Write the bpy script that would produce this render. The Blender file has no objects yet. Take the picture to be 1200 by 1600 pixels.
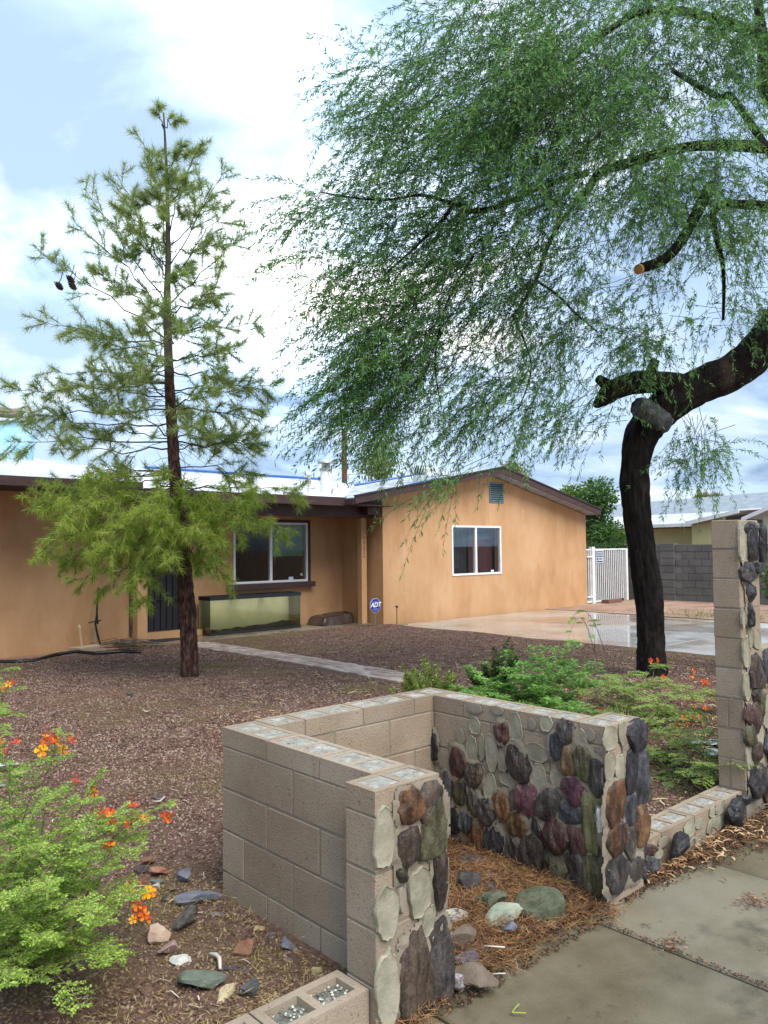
import bpy, math, random
import numpy as np
from mathutils import Vector, Matrix, noise as mnoise
random.seed(7); rng = np.random.default_rng(7)
S = bpy.context.scene; COL = S.collection
# ------------------------------------------------------------------ camera, sky, sun, exposure
EYE = 1.72; F = 1210.0
YAW, PIT, ROL = math.radians(42.48), math.radians(2.62), math.radians(-0.554)
_f = np.array([math.sin(YAW)*math.cos(PIT), math.cos(YAW)*math.cos(PIT), math.sin(PIT)])
_r = np.array([math.cos(YAW), -math.sin(YAW), 0.0]); _u = np.cross(_r, _f)
_c, _s = math.cos(ROL), math.sin(ROL)
CR, CU, CF = _r*_c+_u*_s, _u*_c-_r*_s, _f
cam = bpy.data.objects.new('camera', bpy.data.cameras.new('camera')); COL.objects.link(cam)
cam.matrix_world = Matrix(((CR[0], CU[0], -CF[0], 0), (CR[1], CU[1], -CF[1], 0), (CR[2], CU[2], -CF[2], EYE), (0, 0, 0, 1)))
cam.data.sensor_fit = 'VERTICAL'; cam.data.sensor_height = 24; cam.data.lens = 24*F/1600
cam.data.clip_start = 0.05; cam.data.clip_end = 2000
S.camera = cam
SUN_EL, SUN_AZ = math.radians(54), math.radians(188)      # azimuth measured from +y towards +x
W = bpy.data.worlds.new('World'); S.world = W; W.use_nodes = True
def build_world():
    nt = W.node_tree; N = nt.nodes; L = nt.links
    for n in list(N): N.remove(n)
    def nd(t, **k):
        n = N.new(t)
        for a, b in k.items(): setattr(n, a, b)
        return n
    def math_(op, a, b=None, clamp=False):
        n = nd('ShaderNodeMath', operation=op, use_clamp=clamp)
        for i, x in enumerate((a, b)):
            if x is None: continue
            if isinstance(x, (int, float)): n.inputs[i].default_value = x
            else: L.new(x, n.inputs[i])
        return n.outputs[0]
    def ramp(x, pts):
        n = nd('ShaderNodeValToRGB'); L.new(x, n.inputs[0]); e = n.color_ramp.elements
        while len(e) < len(pts): e.new(.5)
        for i, (p, c) in enumerate(pts): e[i].position = p; e[i].color = (*c, 1)
        return n.outputs[0]
    out = nd('ShaderNodeOutputWorld')
    sky = nd('ShaderNodeTexSky', sky_type='NISHITA', sun_disc=False, sun_elevation=SUN_EL, sun_rotation=SUN_AZ)
    sky.air_density = 1.0; sky.dust_density = 1.4; sky.ozone_density = 1.0
    bg = nd('ShaderNodeBackground'); L.new(sky.outputs[0], bg.inputs[0]); bg.inputs[1].default_value = 0.055
    tc = nd('ShaderNodeTexCoord'); g = tc.outputs['Generated']
    sep = nd('ShaderNodeSeparateXYZ'); L.new(g, sep.inputs[0])
    den = math_('ADD', math_('MAXIMUM', sep.outputs[2], 0.0), 0.22)
    cmb = nd('ShaderNodeCombineXYZ')
    L.new(math_('DIVIDE', sep.outputs[0], den), cmb.inputs[0]); L.new(math_('DIVIDE', sep.outputs[1], den), cmb.inputs[1])
    def fbm(scale, off, detail=9, rough=.55, dist=.25):
        mp = nd('ShaderNodeMapping'); L.new(cmb.outputs[0], mp.inputs[0]); mp.inputs['Location'].default_value = off
        n = nd('ShaderNodeTexNoise'); L.new(mp.outputs[0], n.inputs['Vector'])
        n.inputs['Scale'].default_value = scale; n.inputs['Detail'].default_value = detail
        n.inputs['Roughness'].default_value = rough; n.inputs['Distortion'].default_value = dist
        return n.outputs[0]
    cover = fbm(1.35, CLOUD_OFF)
    tone = fbm(1.7, (2.7, 4.3, 0), 9, .56, .5)
    # the lit cloud bank around the hidden sun
    sd = nd('ShaderNodeVectorMath', operation='DOT_PRODUCT'); L.new(g, sd.inputs[0]); sd.inputs[1].default_value = tuple(GLOW)
    near = math_('POWER', math_('MAXIMUM', sd.outputs['Value'], 0.0), 26.0)
    mask = ramp(math_('ADD', cover, math_('MULTIPLY', near, .05)), [(.40, (0, 0, 0)), (.55, (1, 1, 1))])
    br = ramp(math_('ADD', tone, math_('MULTIPLY', near, .07)), [(.37, (.24, .35, .54)), (.48, (.46, .62, .86)), (.565, (.70, .84, 1.0)), (.64, (.96, .99, 1.0)), (.74, (1.2, 1.17, 1.12))])
    cb = nd('ShaderNodeBackground'); L.new(br, cb.inputs[0])
    L.new(math_('ADD', math_('MULTIPLY', near, .42), .345), cb.inputs[1])
    mx = nd('ShaderNodeMixShader'); L.new(mask, mx.inputs[0]); L.new(bg.outputs[0], mx.inputs[1]); L.new(cb.outputs[0], mx.inputs[2])
    # thin high veil over the clear gaps
    vb = nd('ShaderNodeBackground'); vb.inputs[0].default_value = (.56, .75, .98, 1); vb.inputs[1].default_value = .35
    mv = nd('ShaderNodeMixShader'); mv.inputs[0].default_value = .8; L.new(bg.outputs[0], mv.inputs[1]); L.new(vb.outputs[0], mv.inputs[2])
    L.new(mv.outputs[0], mx.inputs[1])
    L.new(mx.outputs[0], out.inputs[0])
CLOUD_OFF = (17.6, 1.9, 0)
GLOW = Vector((CF*1.0 + CR*(-200/F) + CU*(470/F))).normalized()
build_world()
sun = bpy.data.objects.new('sun', bpy.data.lights.new('sun', 'SUN')); COL.objects.link(sun)
sun.data.energy = 1.5; sun.data.angle = math.radians(45); sun.data.color = (1, .95, .88)
sd_ = Vector((math.sin(SUN_AZ)*math.cos(SUN_EL), math.cos(SUN_AZ)*math.cos(SUN_EL), math.sin(SUN_EL)))
sun.rotation_euler = sd_.to_track_quat('Z', 'Y').to_euler()
S.view_settings.view_transform = 'Standard'; S.view_settings.look = 'None'
S.view_settings.exposure = 1.8; S.view_settings.gamma = 1; S.view_settings.use_curve_mapping = False
S.cycles.max_bounces = 8; S.cycles.transparent_max_bounces = 12; S.cycles.use_denoising = True

# ------------------------------------------------------------------ helpers: measuring
def ray(u, v): return CF + CR*((u-600)/F) + CU*((800-v)/F)
O = np.array([0, 0, EYE])
def at(u, v, D): return O + ray(u, v)*D
def gz(u, v, z=0.0): d = ray(u, v); return O + d*((z-EYE)/d[2])
def gy(u, v, y): d = ray(u, v); return O + d*(y/d[1])
def gx(u, v, x): d = ray(u, v); return O + d*(x/d[0])
def V(*a): return np.array(a, float)
def nrm(a): a = np.asarray(a, float); return a/max(1e-9, np.linalg.norm(a))

# ------------------------------------------------------------------ helpers: materials
def mat(name, cols, scale=8, rough=.85, bump=.3, bscale=None, stretch=(1, 1, 1), rnd=0, island=0, spec=.3, detail=6,
        contrast=(.3, .7), bdist=.01, spots=None, rrange=None, metal=0, transl=0, coord='pos', bstretch=None):
    m = bpy.data.materials.new(name); m.use_nodes = True; nt = m.node_tree; N, L = nt.nodes, nt.links
    b = N['Principled BSDF']; out = N['Material Output']
    b.inputs['Roughness'].default_value = rough; b.inputs['Specular IOR Level'].default_value = spec; b.inputs['Metallic'].default_value = metal
    if coord == 'pos': src = N.new('ShaderNodeNewGeometry').outputs['Position']
    else: src = N.new('ShaderNodeTexCoord').outputs['Object']
    def noise(sc, st, det=6, off=0):
        mp = N.new('ShaderNodeMapping'); L.new(src, mp.inputs[0]); mp.inputs['Scale'].default_value = st; mp.inputs['Location'].default_value = (off, off*.7, off*.3)
        n = N.new('ShaderNodeTexNoise'); L.new(mp.outputs[0], n.inputs['Vector']); n.inputs['Scale'].default_value = sc
        n.inputs['Detail'].default_value = det; n.inputs['Roughness'].default_value = .6
        return n.outputs[0]
    fac = noise(scale, stretch, detail)
    if rnd:
        oi = N.new('ShaderNodeObjectInfo'); a = N.new('ShaderNodeMath'); a.operation = 'MULTIPLY_ADD'
        L.new(oi.outputs['Random'], a.inputs[0]); a.inputs[1].default_value = rnd; L.new(fac, a.inputs[2])
        s = N.new('ShaderNodeMath'); s.operation = 'SUBTRACT'; L.new(a.outputs[0], s.inputs[0]); s.inputs[1].default_value = rnd/2; fac = s.outputs[0]
    if island:
        gi = N.new('ShaderNodeNewGeometry'); a = N.new('ShaderNodeMath'); a.operation = 'MULTIPLY_ADD'
        L.new(gi.outputs['Random Per Island'], a.inputs[0]); a.inputs[1].default_value = island; L.new(fac, a.inputs[2])
        s = N.new('ShaderNodeMath'); s.operation = 'SUBTRACT'; L.new(a.outputs[0], s.inputs[0]); s.inputs[1].default_value = island/2; fac = s.outputs[0]
    r = N.new('ShaderNodeValToRGB'); L.new(fac, r.inputs[0]); e = r.color_ramp.elements
    while len(e) < len(cols): e.new(.5)
    for i, c in enumerate(cols):
        e[i].position = contrast[0] + (contrast[1]-contrast[0])*(i/max(1, len(cols)-1)); e[i].color = (*c, 1)
    col = r.outputs[0]
    if spots:                                            # list of (colour, scale, lo, hi, stretch, strength)
        for k, (sc_c, ssc, lo, hi, st, amt) in enumerate(spots):
            n2 = noise(ssc, st, 5, 11.3*(k+1)); mr = N.new('ShaderNodeMapRange'); L.new(n2, mr.inputs[0])
            mr.inputs[1].default_value = lo; mr.inputs[2].default_value = hi; mr.inputs[4].default_value = amt
            mx = N.new('ShaderNodeMixRGB'); L.new(mr.outputs[0], mx.inputs[0]); L.new(col, mx.inputs[1]); mx.inputs[2].default_value = (*sc_c, 1); col = mx.outputs[0]
    L.new(col, b.inputs['Base Color'])
    if rrange:                                           # (scale, lo, hi, rough_at_lo, rough_at_hi)
        n3 = noise(rrange[0], (1, 1, 1), 3, 5.5); mr = N.new('ShaderNodeMapRange'); L.new(n3, mr.inputs[0])
        for i in range(4): mr.inputs[i+1].default_value = rrange[i+1]
        L.new(mr.outputs[0], b.inputs['Roughness'])
    if bump:
        nb = noise(bscale or scale*4, bstretch or stretch, 8, 3.3); bp = N.new('ShaderNodeBump'); bp.inputs['Strength'].default_value = bump; bp.inputs['Distance'].default_value = bdist
        L.new(nb, bp.inputs['Height']); L.new(bp.outputs[0], b.inputs['Normal'])
    if transl:
        t = N.new('ShaderNodeBsdfTranslucent'); L.new(col, t.inputs[0]); mx = N.new('ShaderNodeMixShader'); mx.inputs[0].default_value = transl
        L.new(b.outputs[0], mx.inputs[1]); L.new(t.outputs[0], mx.inputs[2]); L.new(mx.outputs[0], out.inputs[0])
    return m
def plain(name, c, rough=.5, spec=.5, metal=0, bump=0, bscale=40):
    return mat(name, [tuple(x*.9 for x in c), tuple(min(1, x*1.08) for x in c)], 5, rough, bump, bscale, spec=spec, metal=metal)
def glass(name, tint, gloss=.08, rough=.02):
    m = bpy.data.materials.new(name); m.use_nodes = True; nt = m.node_tree; N, L = nt.nodes, nt.links
    for n in list(N): N.remove(n)
    o = N.new('ShaderNodeOutputMaterial'); t = N.new('ShaderNodeBsdfTransparent'); t.inputs[0].default_value = (*tint, 1)
    g = N.new('ShaderNodeBsdfGlossy'); g.inputs['Roughness'].default_value = rough
    fr = N.new('ShaderNodeFresnel'); fr.inputs[0].default_value = 1.45
    a = N.new('ShaderNodeMath'); a.operation = 'MULTIPLY'; L.new(fr.outputs[0], a.inputs[0]); a.inputs[1].default_value = gloss
    mx = N.new('ShaderNodeMixShader'); L.new(a.outputs[0], mx.inputs[0]); L.new(t.outputs[0], mx.inputs[1]); L.new(g.outputs[0], mx.inputs[2]); L.new(mx.outputs[0], o.inputs[0])
    return m

STUCCO = mat('stucco', [(.42, .235, .112), (.50, .292, .148), (.565, .345, .19)], 1.1, .9, .7, 55, stretch=(1, 1, .55), contrast=(.32, .68), bdist=.006,
             spots=[((.36, .175, .075), 1.5, .54, .66, (1.3, 1.3, .35), .4), ((.56, .385, .245), 2.3, .56, .70, (1, 1, .6), .4)])
FASCIA = mat('brown_trim', [(.050, .027, .028), (.075, .042, .042)], 3, .55, .2, 30, stretch=(1, 1, 6))
SOFFIT = plain('dark_soffit', (.045, .028, .024), .8)
ROOFW = mat('white_roof_coating', [(.46, .49, .52), (.66, .68, .70)], 1.6, .35, .2, 12, spec=.5, stretch=(.4, 2, 2), rrange=(1.5, .35, .65, .12, .55))
SHINGLE = mat('grey_shingle', [(.20, .23, .26), (.34, .38, .42), (.46, .50, .54)], 6, .5, .3, 60, rnd=.45, spec=.5)
WHITEP = plain('white_paint', (.78, .79, .80), .4)
BLACKP = plain('black_plastic', (.012, .012, .013), .35)
BLACKM = plain('black_metal', (.02, .018, .022), .45)
DARKROOM = plain('dark_room', (.03, .03, .035), .9)
CMU = mat('block_face', [(.24, .182, .128), (.295, .233, .17), (.345, .283, .217)], 2.2, .93, .8, 110, rnd=.22, bdist=.006,
          spots=[((.09, .068, .05), 75, .60, .68, (1, 1, 1), .7), ((.36, .32, .26), 60, .62, .70, (1, 1, 1), .6), ((.22, .205, .18), 1.9, .55, .7, (1, 1, .5), .55), ((.13, .10, .07), 3.2, .58, .70, (1.6, 1.6, .3), .5)])
MORTAR = mat('mortar', [(.17, .145, .108), (.255, .222, .172)], 9, .95, .6, 70, bdist=.006)
GROUT = mat('rough_grout_fill', [(.20, .19, .16), (.33, .32, .275), (.49, .48, .44)], 22, .6, .9, 55, bdist=.02, spec=.5,
            spots=[((.10, .09, .08), 26, .60, .68, (1, 1, 1), .9)])
IMPRINT = mat('pale_mortar_imprint', [(.195, .18, .13), (.27, .252, .19), (.345, .322, .245)], 14, .9, .5, 60, bdist=.006, rnd=.25)
YARD = mat('yard_soil', [(.070, .040, .030), (.125, .073, .055), (.18, .112, .088)], 22, .95, .9, 70, bdist=.02, detail=10,
           spots=[((.13, .105, .04), .75, .55, .70, (1, 1, 1), .5), ((.20, .11, .085), .4, .52, .7, (1, 1, 1), .5)])
DIRT = mat('bare_dirt', [(.20, .12, .085), (.31, .20, .145), (.38, .26, .20)], 1.2, .95, .5, 30, bdist=.02)
WALK = mat('wet_concrete', [(.098, .082, .050), (.150, .130, .086), (.20, .178, .128)], 2.2, .6, .5, 120, bdist=.005, spec=.45, detail=12, rnd=.3,
           rrange=(1.1, .40, .60, .5, .10), spots=[((.05, .043, .034), 2.6, .56, .68, (1, 1, 1), .7), ((.045, .04, .033), 14, .64, .72, (1, 1, 1), .7), ((.20, .185, .15), 1.4, .55, .7, (1, 1, 1), .5), ((.30, .28, .24), 90, .70, .76, (1, 1, 1), .6), ((.06, .052, .045), 55, .70, .75, (1, 1, 1), .8)])
DRIVE = mat('driveway_concrete', [(.25, .235, .21), (.36, .35, .33), (.45, .445, .43)], .5, .4, .15, 40, bdist=.003, spec=.5, rrange=(.55, .44, .60, .04, .35),
            spots=[((.26, .155, .085), .42, .50, .58, (1, 1, 1), .6)])
BRICK = mat('paver_brick', [(.27, .20, .17), (.36, .28, .24), (.44, .36, .32)], 4, .55, .3, 50, rnd=.5, spec=.5)
PORCH = mat('porch_concrete', [(.15, .115, .075), (.23, .185, .13)], 1.5, .3, .2, 50, bdist=.003, spec=.5, rrange=(1.2, .35, .6, .1, .5))

# ------------------------------------------------------------------ helpers: meshes and objects
RIDGE = .13
class MB:
    def __init__(s): s.v = []; s.f = []; s.m = []
    def add(s, vs, fs, mi=0):
        o = len(s.v); s.v += [tuple(float(x) for x in p) for p in vs]; s.f += [tuple(i+o for i in f) for f in fs]; s.m += [mi]*len(fs); return s
    def box(s, a, b, mi=0):
        x0, y0, z0 = a; x1, y1, z1 = b
        return s.add([(x0, y0, z0), (x1, y0, z0), (x1, y1, z0), (x0, y1, z0), (x0, y0, z1), (x1, y0, z1), (x1, y1, z1), (x0, y1, z1)],
                     [(0, 3, 2, 1), (4, 5, 6, 7), (0, 1, 5, 4), (1, 2, 6, 5), (2, 3, 7, 6), (3, 0, 4, 7)], mi)
    def obox(s, p, ax, ay, az, mi=0):                    # oriented box centred at p, half-extent vectors
        p, ax, ay, az = map(np.asarray, (p, ax, ay, az)); q = []
        for k in (-1, 1):
            for i, j in ((-1, -1), (1, -1), (1, 1), (-1, 1)): q.append(p+ax*i+ay*j+az*k)
        return s.add(q, [(0, 3, 2, 1), (4, 5, 6, 7), (0, 1, 5, 4), (1, 2, 6, 5), (2, 3, 7, 6), (3, 0, 4, 7)], mi)
    def prism(s, poly, d, mi=0):                         # polygon (3-D points) extruded by vector d
        n = len(poly); d = np.asarray(d, float); P = [np.asarray(p, float) for p in poly]
        return s.add(P+[p+d for p in P], [tuple(range(n))[::-1], tuple(range(n, 2*n))]+[(i, (i+1) % n, n+(i+1) % n, n+i) for i in range(n)], mi)
    def tube(s, pts, rad, seg=8, mi=0, jit=0, cap=True, ridge=0, seed=0):
        P = [np.asarray(p, float) for p in pts]; n = len(P); R = rad if hasattr(rad, '__len__') else [rad]*n
        vs = []; ref = None
        for i in range(n):
            t = nrm(P[min(n-1, i+1)]-P[max(0, i-1)])
            a = ref if ref is not None else (V(1, 0, 0) if abs(t[0]) < .8 else V(0, 1, 0))
            a = nrm(a-t*(a@t)); ref = a; b = np.cross(t, a)
            for k in range(seg):
                th = 2*math.pi*k/seg; r = R[i]
                if jit or ridge:
                    q = P[i]+(a*math.cos(th)+b*math.sin(th))*r
                    r *= 1+jit*mnoise.noise(Vector(q*(1.6/max(.02, r)))+Vector((seed, 0, 0)))+ridge*mnoise.noise(Vector((math.cos(th)*4, math.sin(th)*4, i*RIDGE+seed)))+(.45*ridge*mnoise.noise(Vector((math.cos(th)*11, math.sin(th)*11, i*RIDGE*1.6+seed))) if seg > 40 else 0)
                vs.append(P[i]+(a*math.cos(th)+b*math.sin(th))*r)
        fs = [(i*seg+k, i*seg+(k+1) % seg, (i+1)*seg+(k+1) % seg, (i+1)*seg+k) for i in range(n-1) for k in range(seg)]
        if cap: fs += [tuple(range(seg))[::-1], tuple(range((n-1)*seg, n*seg))]
        return s.add(vs, fs, mi)
    def build(s, name, mats, parent=None, smooth=False, origin=None, sharp=None):
        me = bpy.data.meshes.new(name); o = V(0, 0, 0)
        if origin is not None: o = np.asarray(origin, float)
        vs = np.array(s.v, float)-o
        me.from_pydata(vs.tolist(), [], s.f); mats = mats if isinstance(mats, (list, tuple)) else [mats]
        for m in mats: me.materials.append(m)
        me.polygons.foreach_set('material_index', s.m)
        if smooth: me.polygons.foreach_set('use_smooth', [True]*len(me.polygons))
        if sharp: me.set_sharp_from_angle(angle=math.radians(sharp))
        me.update(); return put(name, me, parent, o)
def worldloc(o):
    l = np.array(o.location)
    return l if o.parent is None else l+worldloc(o.parent)
def put(name, me, parent=None, loc=(0, 0, 0), rot=None):
    o = bpy.data.objects.new(name, me); COL.objects.link(o); l = np.asarray(loc, float)
    if parent is not None: o.parent = parent; l = l-worldloc(parent)
    o.location = l
    if rot is not None: o.rotation_euler = rot
    return o
def tag(o, label=None, cat=None, group=None, kind=None):
    if label: o['label'] = label
    if cat: o['category'] = cat
    if group: o['group'] = group
    if kind: o['kind'] = kind
    return o
def thing(name, loc, label, cat, group=None):
    o = bpy.data.objects.new(name, None); COL.objects.link(o); o.location = tuple(float(x) for x in loc); o.empty_display_size = .1
    return tag(o, label, cat, group)
def npmesh(name, verts, k, mats, parent=None, smooth=False, matidx=None):   # verts (n*k,3): n separate k-gons
    verts = np.ascontiguousarray(verts, np.float32).reshape(-1, 3); n = len(verts)//k
    off = worldloc(parent) if parent is not None else V(0, 0, 0)
    verts = (verts-off).astype(np.float32)
    me = bpy.data.meshes.new(name); me.vertices.add(len(verts)); me.vertices.foreach_set('co', verts.ravel())
    me.loops.add(n*k); me.loops.foreach_set('vertex_index', np.arange(n*k, dtype=np.int32))
    me.polygons.add(n); me.polygons.foreach_set('loop_start', np.arange(0, n*k, k, dtype=np.int32))
    for m in (mats if isinstance(mats, (list, tuple)) else [mats]): me.materials.append(m)
    if matidx is not None: me.polygons.foreach_set('material_index', np.asarray(matidx, np.int32))
    if smooth: me.polygons.foreach_set('use_smooth', [True]*n)
    me.update(calc_edges=True); me.validate()
    return put(name, me, parent, off)
def idxmesh(name, verts, faces, mats, parent=None, smooth=False):           # numpy triangle mesh
    verts = np.asarray(verts, np.float32).reshape(-1, 3); faces = np.asarray(faces, np.int32)
    off = worldloc(parent) if parent is not None else V(0, 0, 0)
    k = faces.shape[1]; n = len(faces)
    me = bpy.data.meshes.new(name); me.vertices.add(len(verts)); me.vertices.foreach_set('co', (verts-off).astype(np.float32).ravel())
    me.loops.add(n*k); me.loops.foreach_set('vertex_index', faces.ravel())
    me.polygons.add(n); me.polygons.foreach_set('loop_start', np.arange(0, n*k, k, dtype=np.int32))
    for m in (mats if isinstance(mats, (list, tuple)) else [mats]): me.materials.append(m)
    if smooth: me.polygons.foreach_set('use_smooth', [True]*n)
    me.update(calc_edges=True)
    return put(name, me, parent, off)
def unit(a): return a/np.maximum(1e-9, np.linalg.norm(a, axis=-1, keepdims=True))
def leafquads(base, dirs, length, width, up=None):       # thin lozenge leaves: base (n,3), dirs (n,3)
    n = len(base); d = unit(dirs); r = unit(rng.normal(size=(n, 3)) if up is None else up); s = unit(np.cross(d, r))
    L_ = np.broadcast_to(np.asarray(length, float).reshape(-1, 1), (n, 1)); W_ = np.broadcast_to(np.asarray(width, float).reshape(-1, 1), (n, 1))
    return np.stack([base, base+d*L_*.45+s*W_*.5, base+d*L_, base+d*L_*.45-s*W_*.5], 1).reshape(-1, 3)
_cb = {}
def chamfer_mesh(w, d, h, c, m, name='block'):           # bevelled box centred on its origin, shared between equal pieces
    key = (round(w, 3), round(d, 3), round(h, 3), c, m.name, name)
    if key in _cb: return _cb[key]
    me = bpy.data.meshes.new(name); vs = []; idx = {}
    H = (w/2, d/2, h/2)
    for sx in (-1, 1):
        for sy in (-1, 1):
            for sz in (-1, 1):
                for ax in range(3):
                    p = [sx*H[0], sy*H[1], sz*H[2]]
                    for k in range(3):
                        if k != ax: p[k] -= (sx, sy, sz)[k]*c
                    idx[(sx, sy, sz, ax)] = len(vs); vs.append(p)
    fs = []
    for ax in range(3):
        for s in (-1, 1):
            o = [k for k in range(3) if k != ax]; q = []
            for a, b in ((-1, -1), (1, -1), (1, 1), (-1, 1)):
                t = [0, 0, 0]; t[ax] = s; t[o[0]] = a; t[o[1]] = b; q.append(idx[(*t, ax)])
            fs.append(q)
    for ax in range(3):                                  # edges along ax
        o = [k for k in range(3) if k != ax]
        for a in (-1, 1):
            for b in (-1, 1):
                def I(s, face):
                    t = [0, 0, 0]; t[ax] = s; t[o[0]] = a; t[o[1]] = b; return idx[(*t, face)]
                fs.append([I(-1, o[0]), I(1, o[0]), I(1, o[1]), I(-1, o[1])])
    for sx in (-1, 1):
        for sy in (-1, 1):
            for sz in (-1, 1): fs.append([idx[(sx, sy, sz, k)] for k in range(3)])
    me.from_pydata(vs, [], fs)
    import bmesh
    bm = bmesh.new(); bm.from_mesh(me); bmesh.ops.recalc_face_normals(bm, faces=bm.faces); bm.to_mesh(me); bm.free()
    me.materials.append(m); _cb[key] = me; return me
def block(parent, a, b, m, gap=.008, c=.004, name='block', jitter=.0015, rot=.0007):
    a, b = np.minimum(a, b).astype(float), np.maximum(a, b).astype(float); s = b-a; ce = (a+b)/2
    me = chamfer_mesh(s[0]-gap, s[1]-gap, s[2]-gap, c, m, name)
    return put(name, me, parent, ce+rng.normal(size=3)*jitter, (random.uniform(-rot, rot), random.uniform(-rot, rot), random.uniform(-rot, rot)))
def rock_mb(size, seed, sub=3, planes=7, rough=.12, sq=1.0):
    import bmesh
    r = random.Random(seed); bm = bmesh.new(); bmesh.ops.create_icosphere(bm, subdivisions=sub, radius=1)
    cuts = [(Vector((r.gauss(0, 1), r.gauss(0, 1), r.gauss(0, 1))).normalized(), r.uniform(.38, .78)) for _ in range(planes+2)]
    for v in bm.verts:
        p = v.co.copy()
        for n, d in cuts:
            e = p.dot(n)-d
            if e > 0: p -= n*e
        p *= 1+rough*mnoise.noise(p*2.1+Vector((seed, 0, 0)))+rough*.4*mnoise.noise(p*6+Vector((0, seed, 0)))
        v.co = Vector((p.x*size[0], p.y*size[1], p.z*size[2]))
    mb = MB(); bm.verts.index_update(); mb.add([tuple(v.co) for v in bm.verts], [tuple(v.index for v in f.verts) for f in bm.faces]); bm.free()
    return mb
def rock(name, pos, size, rotz, m, seed, parent=None, tilt=(0, 0), planes=7, rough=.12, sink=.3):
    mb = rock_mb(size, seed, 3, planes, rough); o = mb.build(name, m, None, smooth=True, sharp=20)
    o.rotation_euler = (tilt[0], tilt[1], rotz); l = np.asarray(pos, float)+V(0, 0, size[2]*(1-sink)*1.0)
    if parent is not None: o.parent = parent; l = l-worldloc(parent)
    o.location = l; return o
# ------------------------------------------------------------------ the setting: ground, sidewalk, driveway, path, porch slab
def ST(o): o['kind'] = 'structure'; return o
ST(MB().box((-500, -500, -.6), (700, 700, -.06)).build('ground', DIRT))
def yard_z(x, y):
    return .045+.018*mnoise.noise(Vector((x*.9, y*.9, 0)))+.008*mnoise.noise(Vector((x*3.3, y*3.3, 5)))
def build_yard():
    xs = np.concatenate([np.arange(-3, 4, .12), np.arange(4, 11.61, .2)]); ys = np.concatenate([np.arange(2.3, 6, .12), np.arange(6, 13.0, .25)])
    vs = []; fs = []; ny = len(ys)
    for x in xs:
        for y in ys: vs.append((x, y, yard_z(x, y)))
    for i in range(len(xs)-1):
        for j in range(ny-1): fs.append((i*ny+j, (i+1)*ny+j, (i+1)*ny+j+1, i*ny+j+1))
    mb = MB(); mb.add(vs, fs); ST(mb.build('yard_ground', YARD, smooth=True))
    # strip right of the driveway, side lot and planter floor
    mb = MB(); mb.add([(17.3, 4, .03), (40, 4, .03), (40, 12.6, .03), (17.3, 12.6, .03)], [(0, 1, 2, 3)]); ST(mb.build('side_yard', DIRT))
    vs = []; fs = []; nx, ny = 26, 18
    for i in range(nx+1):
        for j in range(ny+1):
            x = 2.08+1.26*i/nx; y = 2.12+1.16*j/ny
            vs.append((x, y, -.01+.05*min(1, max(0, (y-2.0)/.25))+.02*mnoise.noise(Vector((x*5, y*5, 2)))))
    for i in range(nx):
        for j in range(ny): a = i*(ny+1)+j; fs.append((a, a+ny+1, a+ny+2, a+1))
    mb = MB(); mb.add(vs, fs); ST(mb.build('planter_soil', YARD, smooth=True))
build_yard()
# sidewalk: separate concrete slabs with open joints
walk = ST(MB().box((-6, .45, -.058), (14, 2.13, -.03)).build('sidewalk', YARD))
xs_j = [-6, -4.2, -3.15, -2.1, -1.05, 0, 1.05, 2.12, 3.17, 4.2, 5.25, 6.3, 7.35, 8.4, 9.45, 10.5, 11.4]
for i in range(len(xs_j)-1):
    block(walk, (xs_j[i], .5, -.1), (xs_j[i+1], 2.13, random.uniform(-.004, .003)), WALK, gap=.014, c=.008, name='slab', jitter=0, rot=.001)
drive = ST(MB().box((11.55, .5, -.058), (17.3, 12.42, -.02)).build('driveway', DIRT))
for x0, x1 in ((11.6, 14.4), (14.4, 17.25)):
    for y0, y1 in ((.6, 3.5), (3.5, 6.5), (6.5, 9.5), (9.5, 12.42)):
        block(drive, (x0, y0, -.1), (x1, y1, .03), DRIVE, gap=.016, c=.006, name='slab', jitter=0, rot=0)
block(drive, (17.27, 10.6, -.1), (19.6, 12.42, .028), DRIVE, gap=.016, c=.006, name='slab', jitter=0, rot=0)
porch = ST(MB().box((6.0, 12.78, -.05), (11.36, 13.88, .052)).build('porch_slab', PORCH))
ST(MB().box((11.0, 12.25, -.05), (11.9, 12.44, .04)).build('curb_strip', PORCH))
path = ST(MB().box((6.6, 7.0, -.04), (7.16, 12.7, .045)).build('brick_path', YARD))
for j in range(28):
    for i in range(5):
        y = 7.02+j*.203+(.1 if i % 2 else 0); x = 6.64+i*.105+.05*math.sin(j*.17)
        if y > 12.5: continue
        block(path, (x, y, .02), (x+.1, y+.198, .068+random.uniform(-.004, .004)), BRICK, gap=.007, c=.005, name='brick', jitter=.002, rot=.015)

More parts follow.
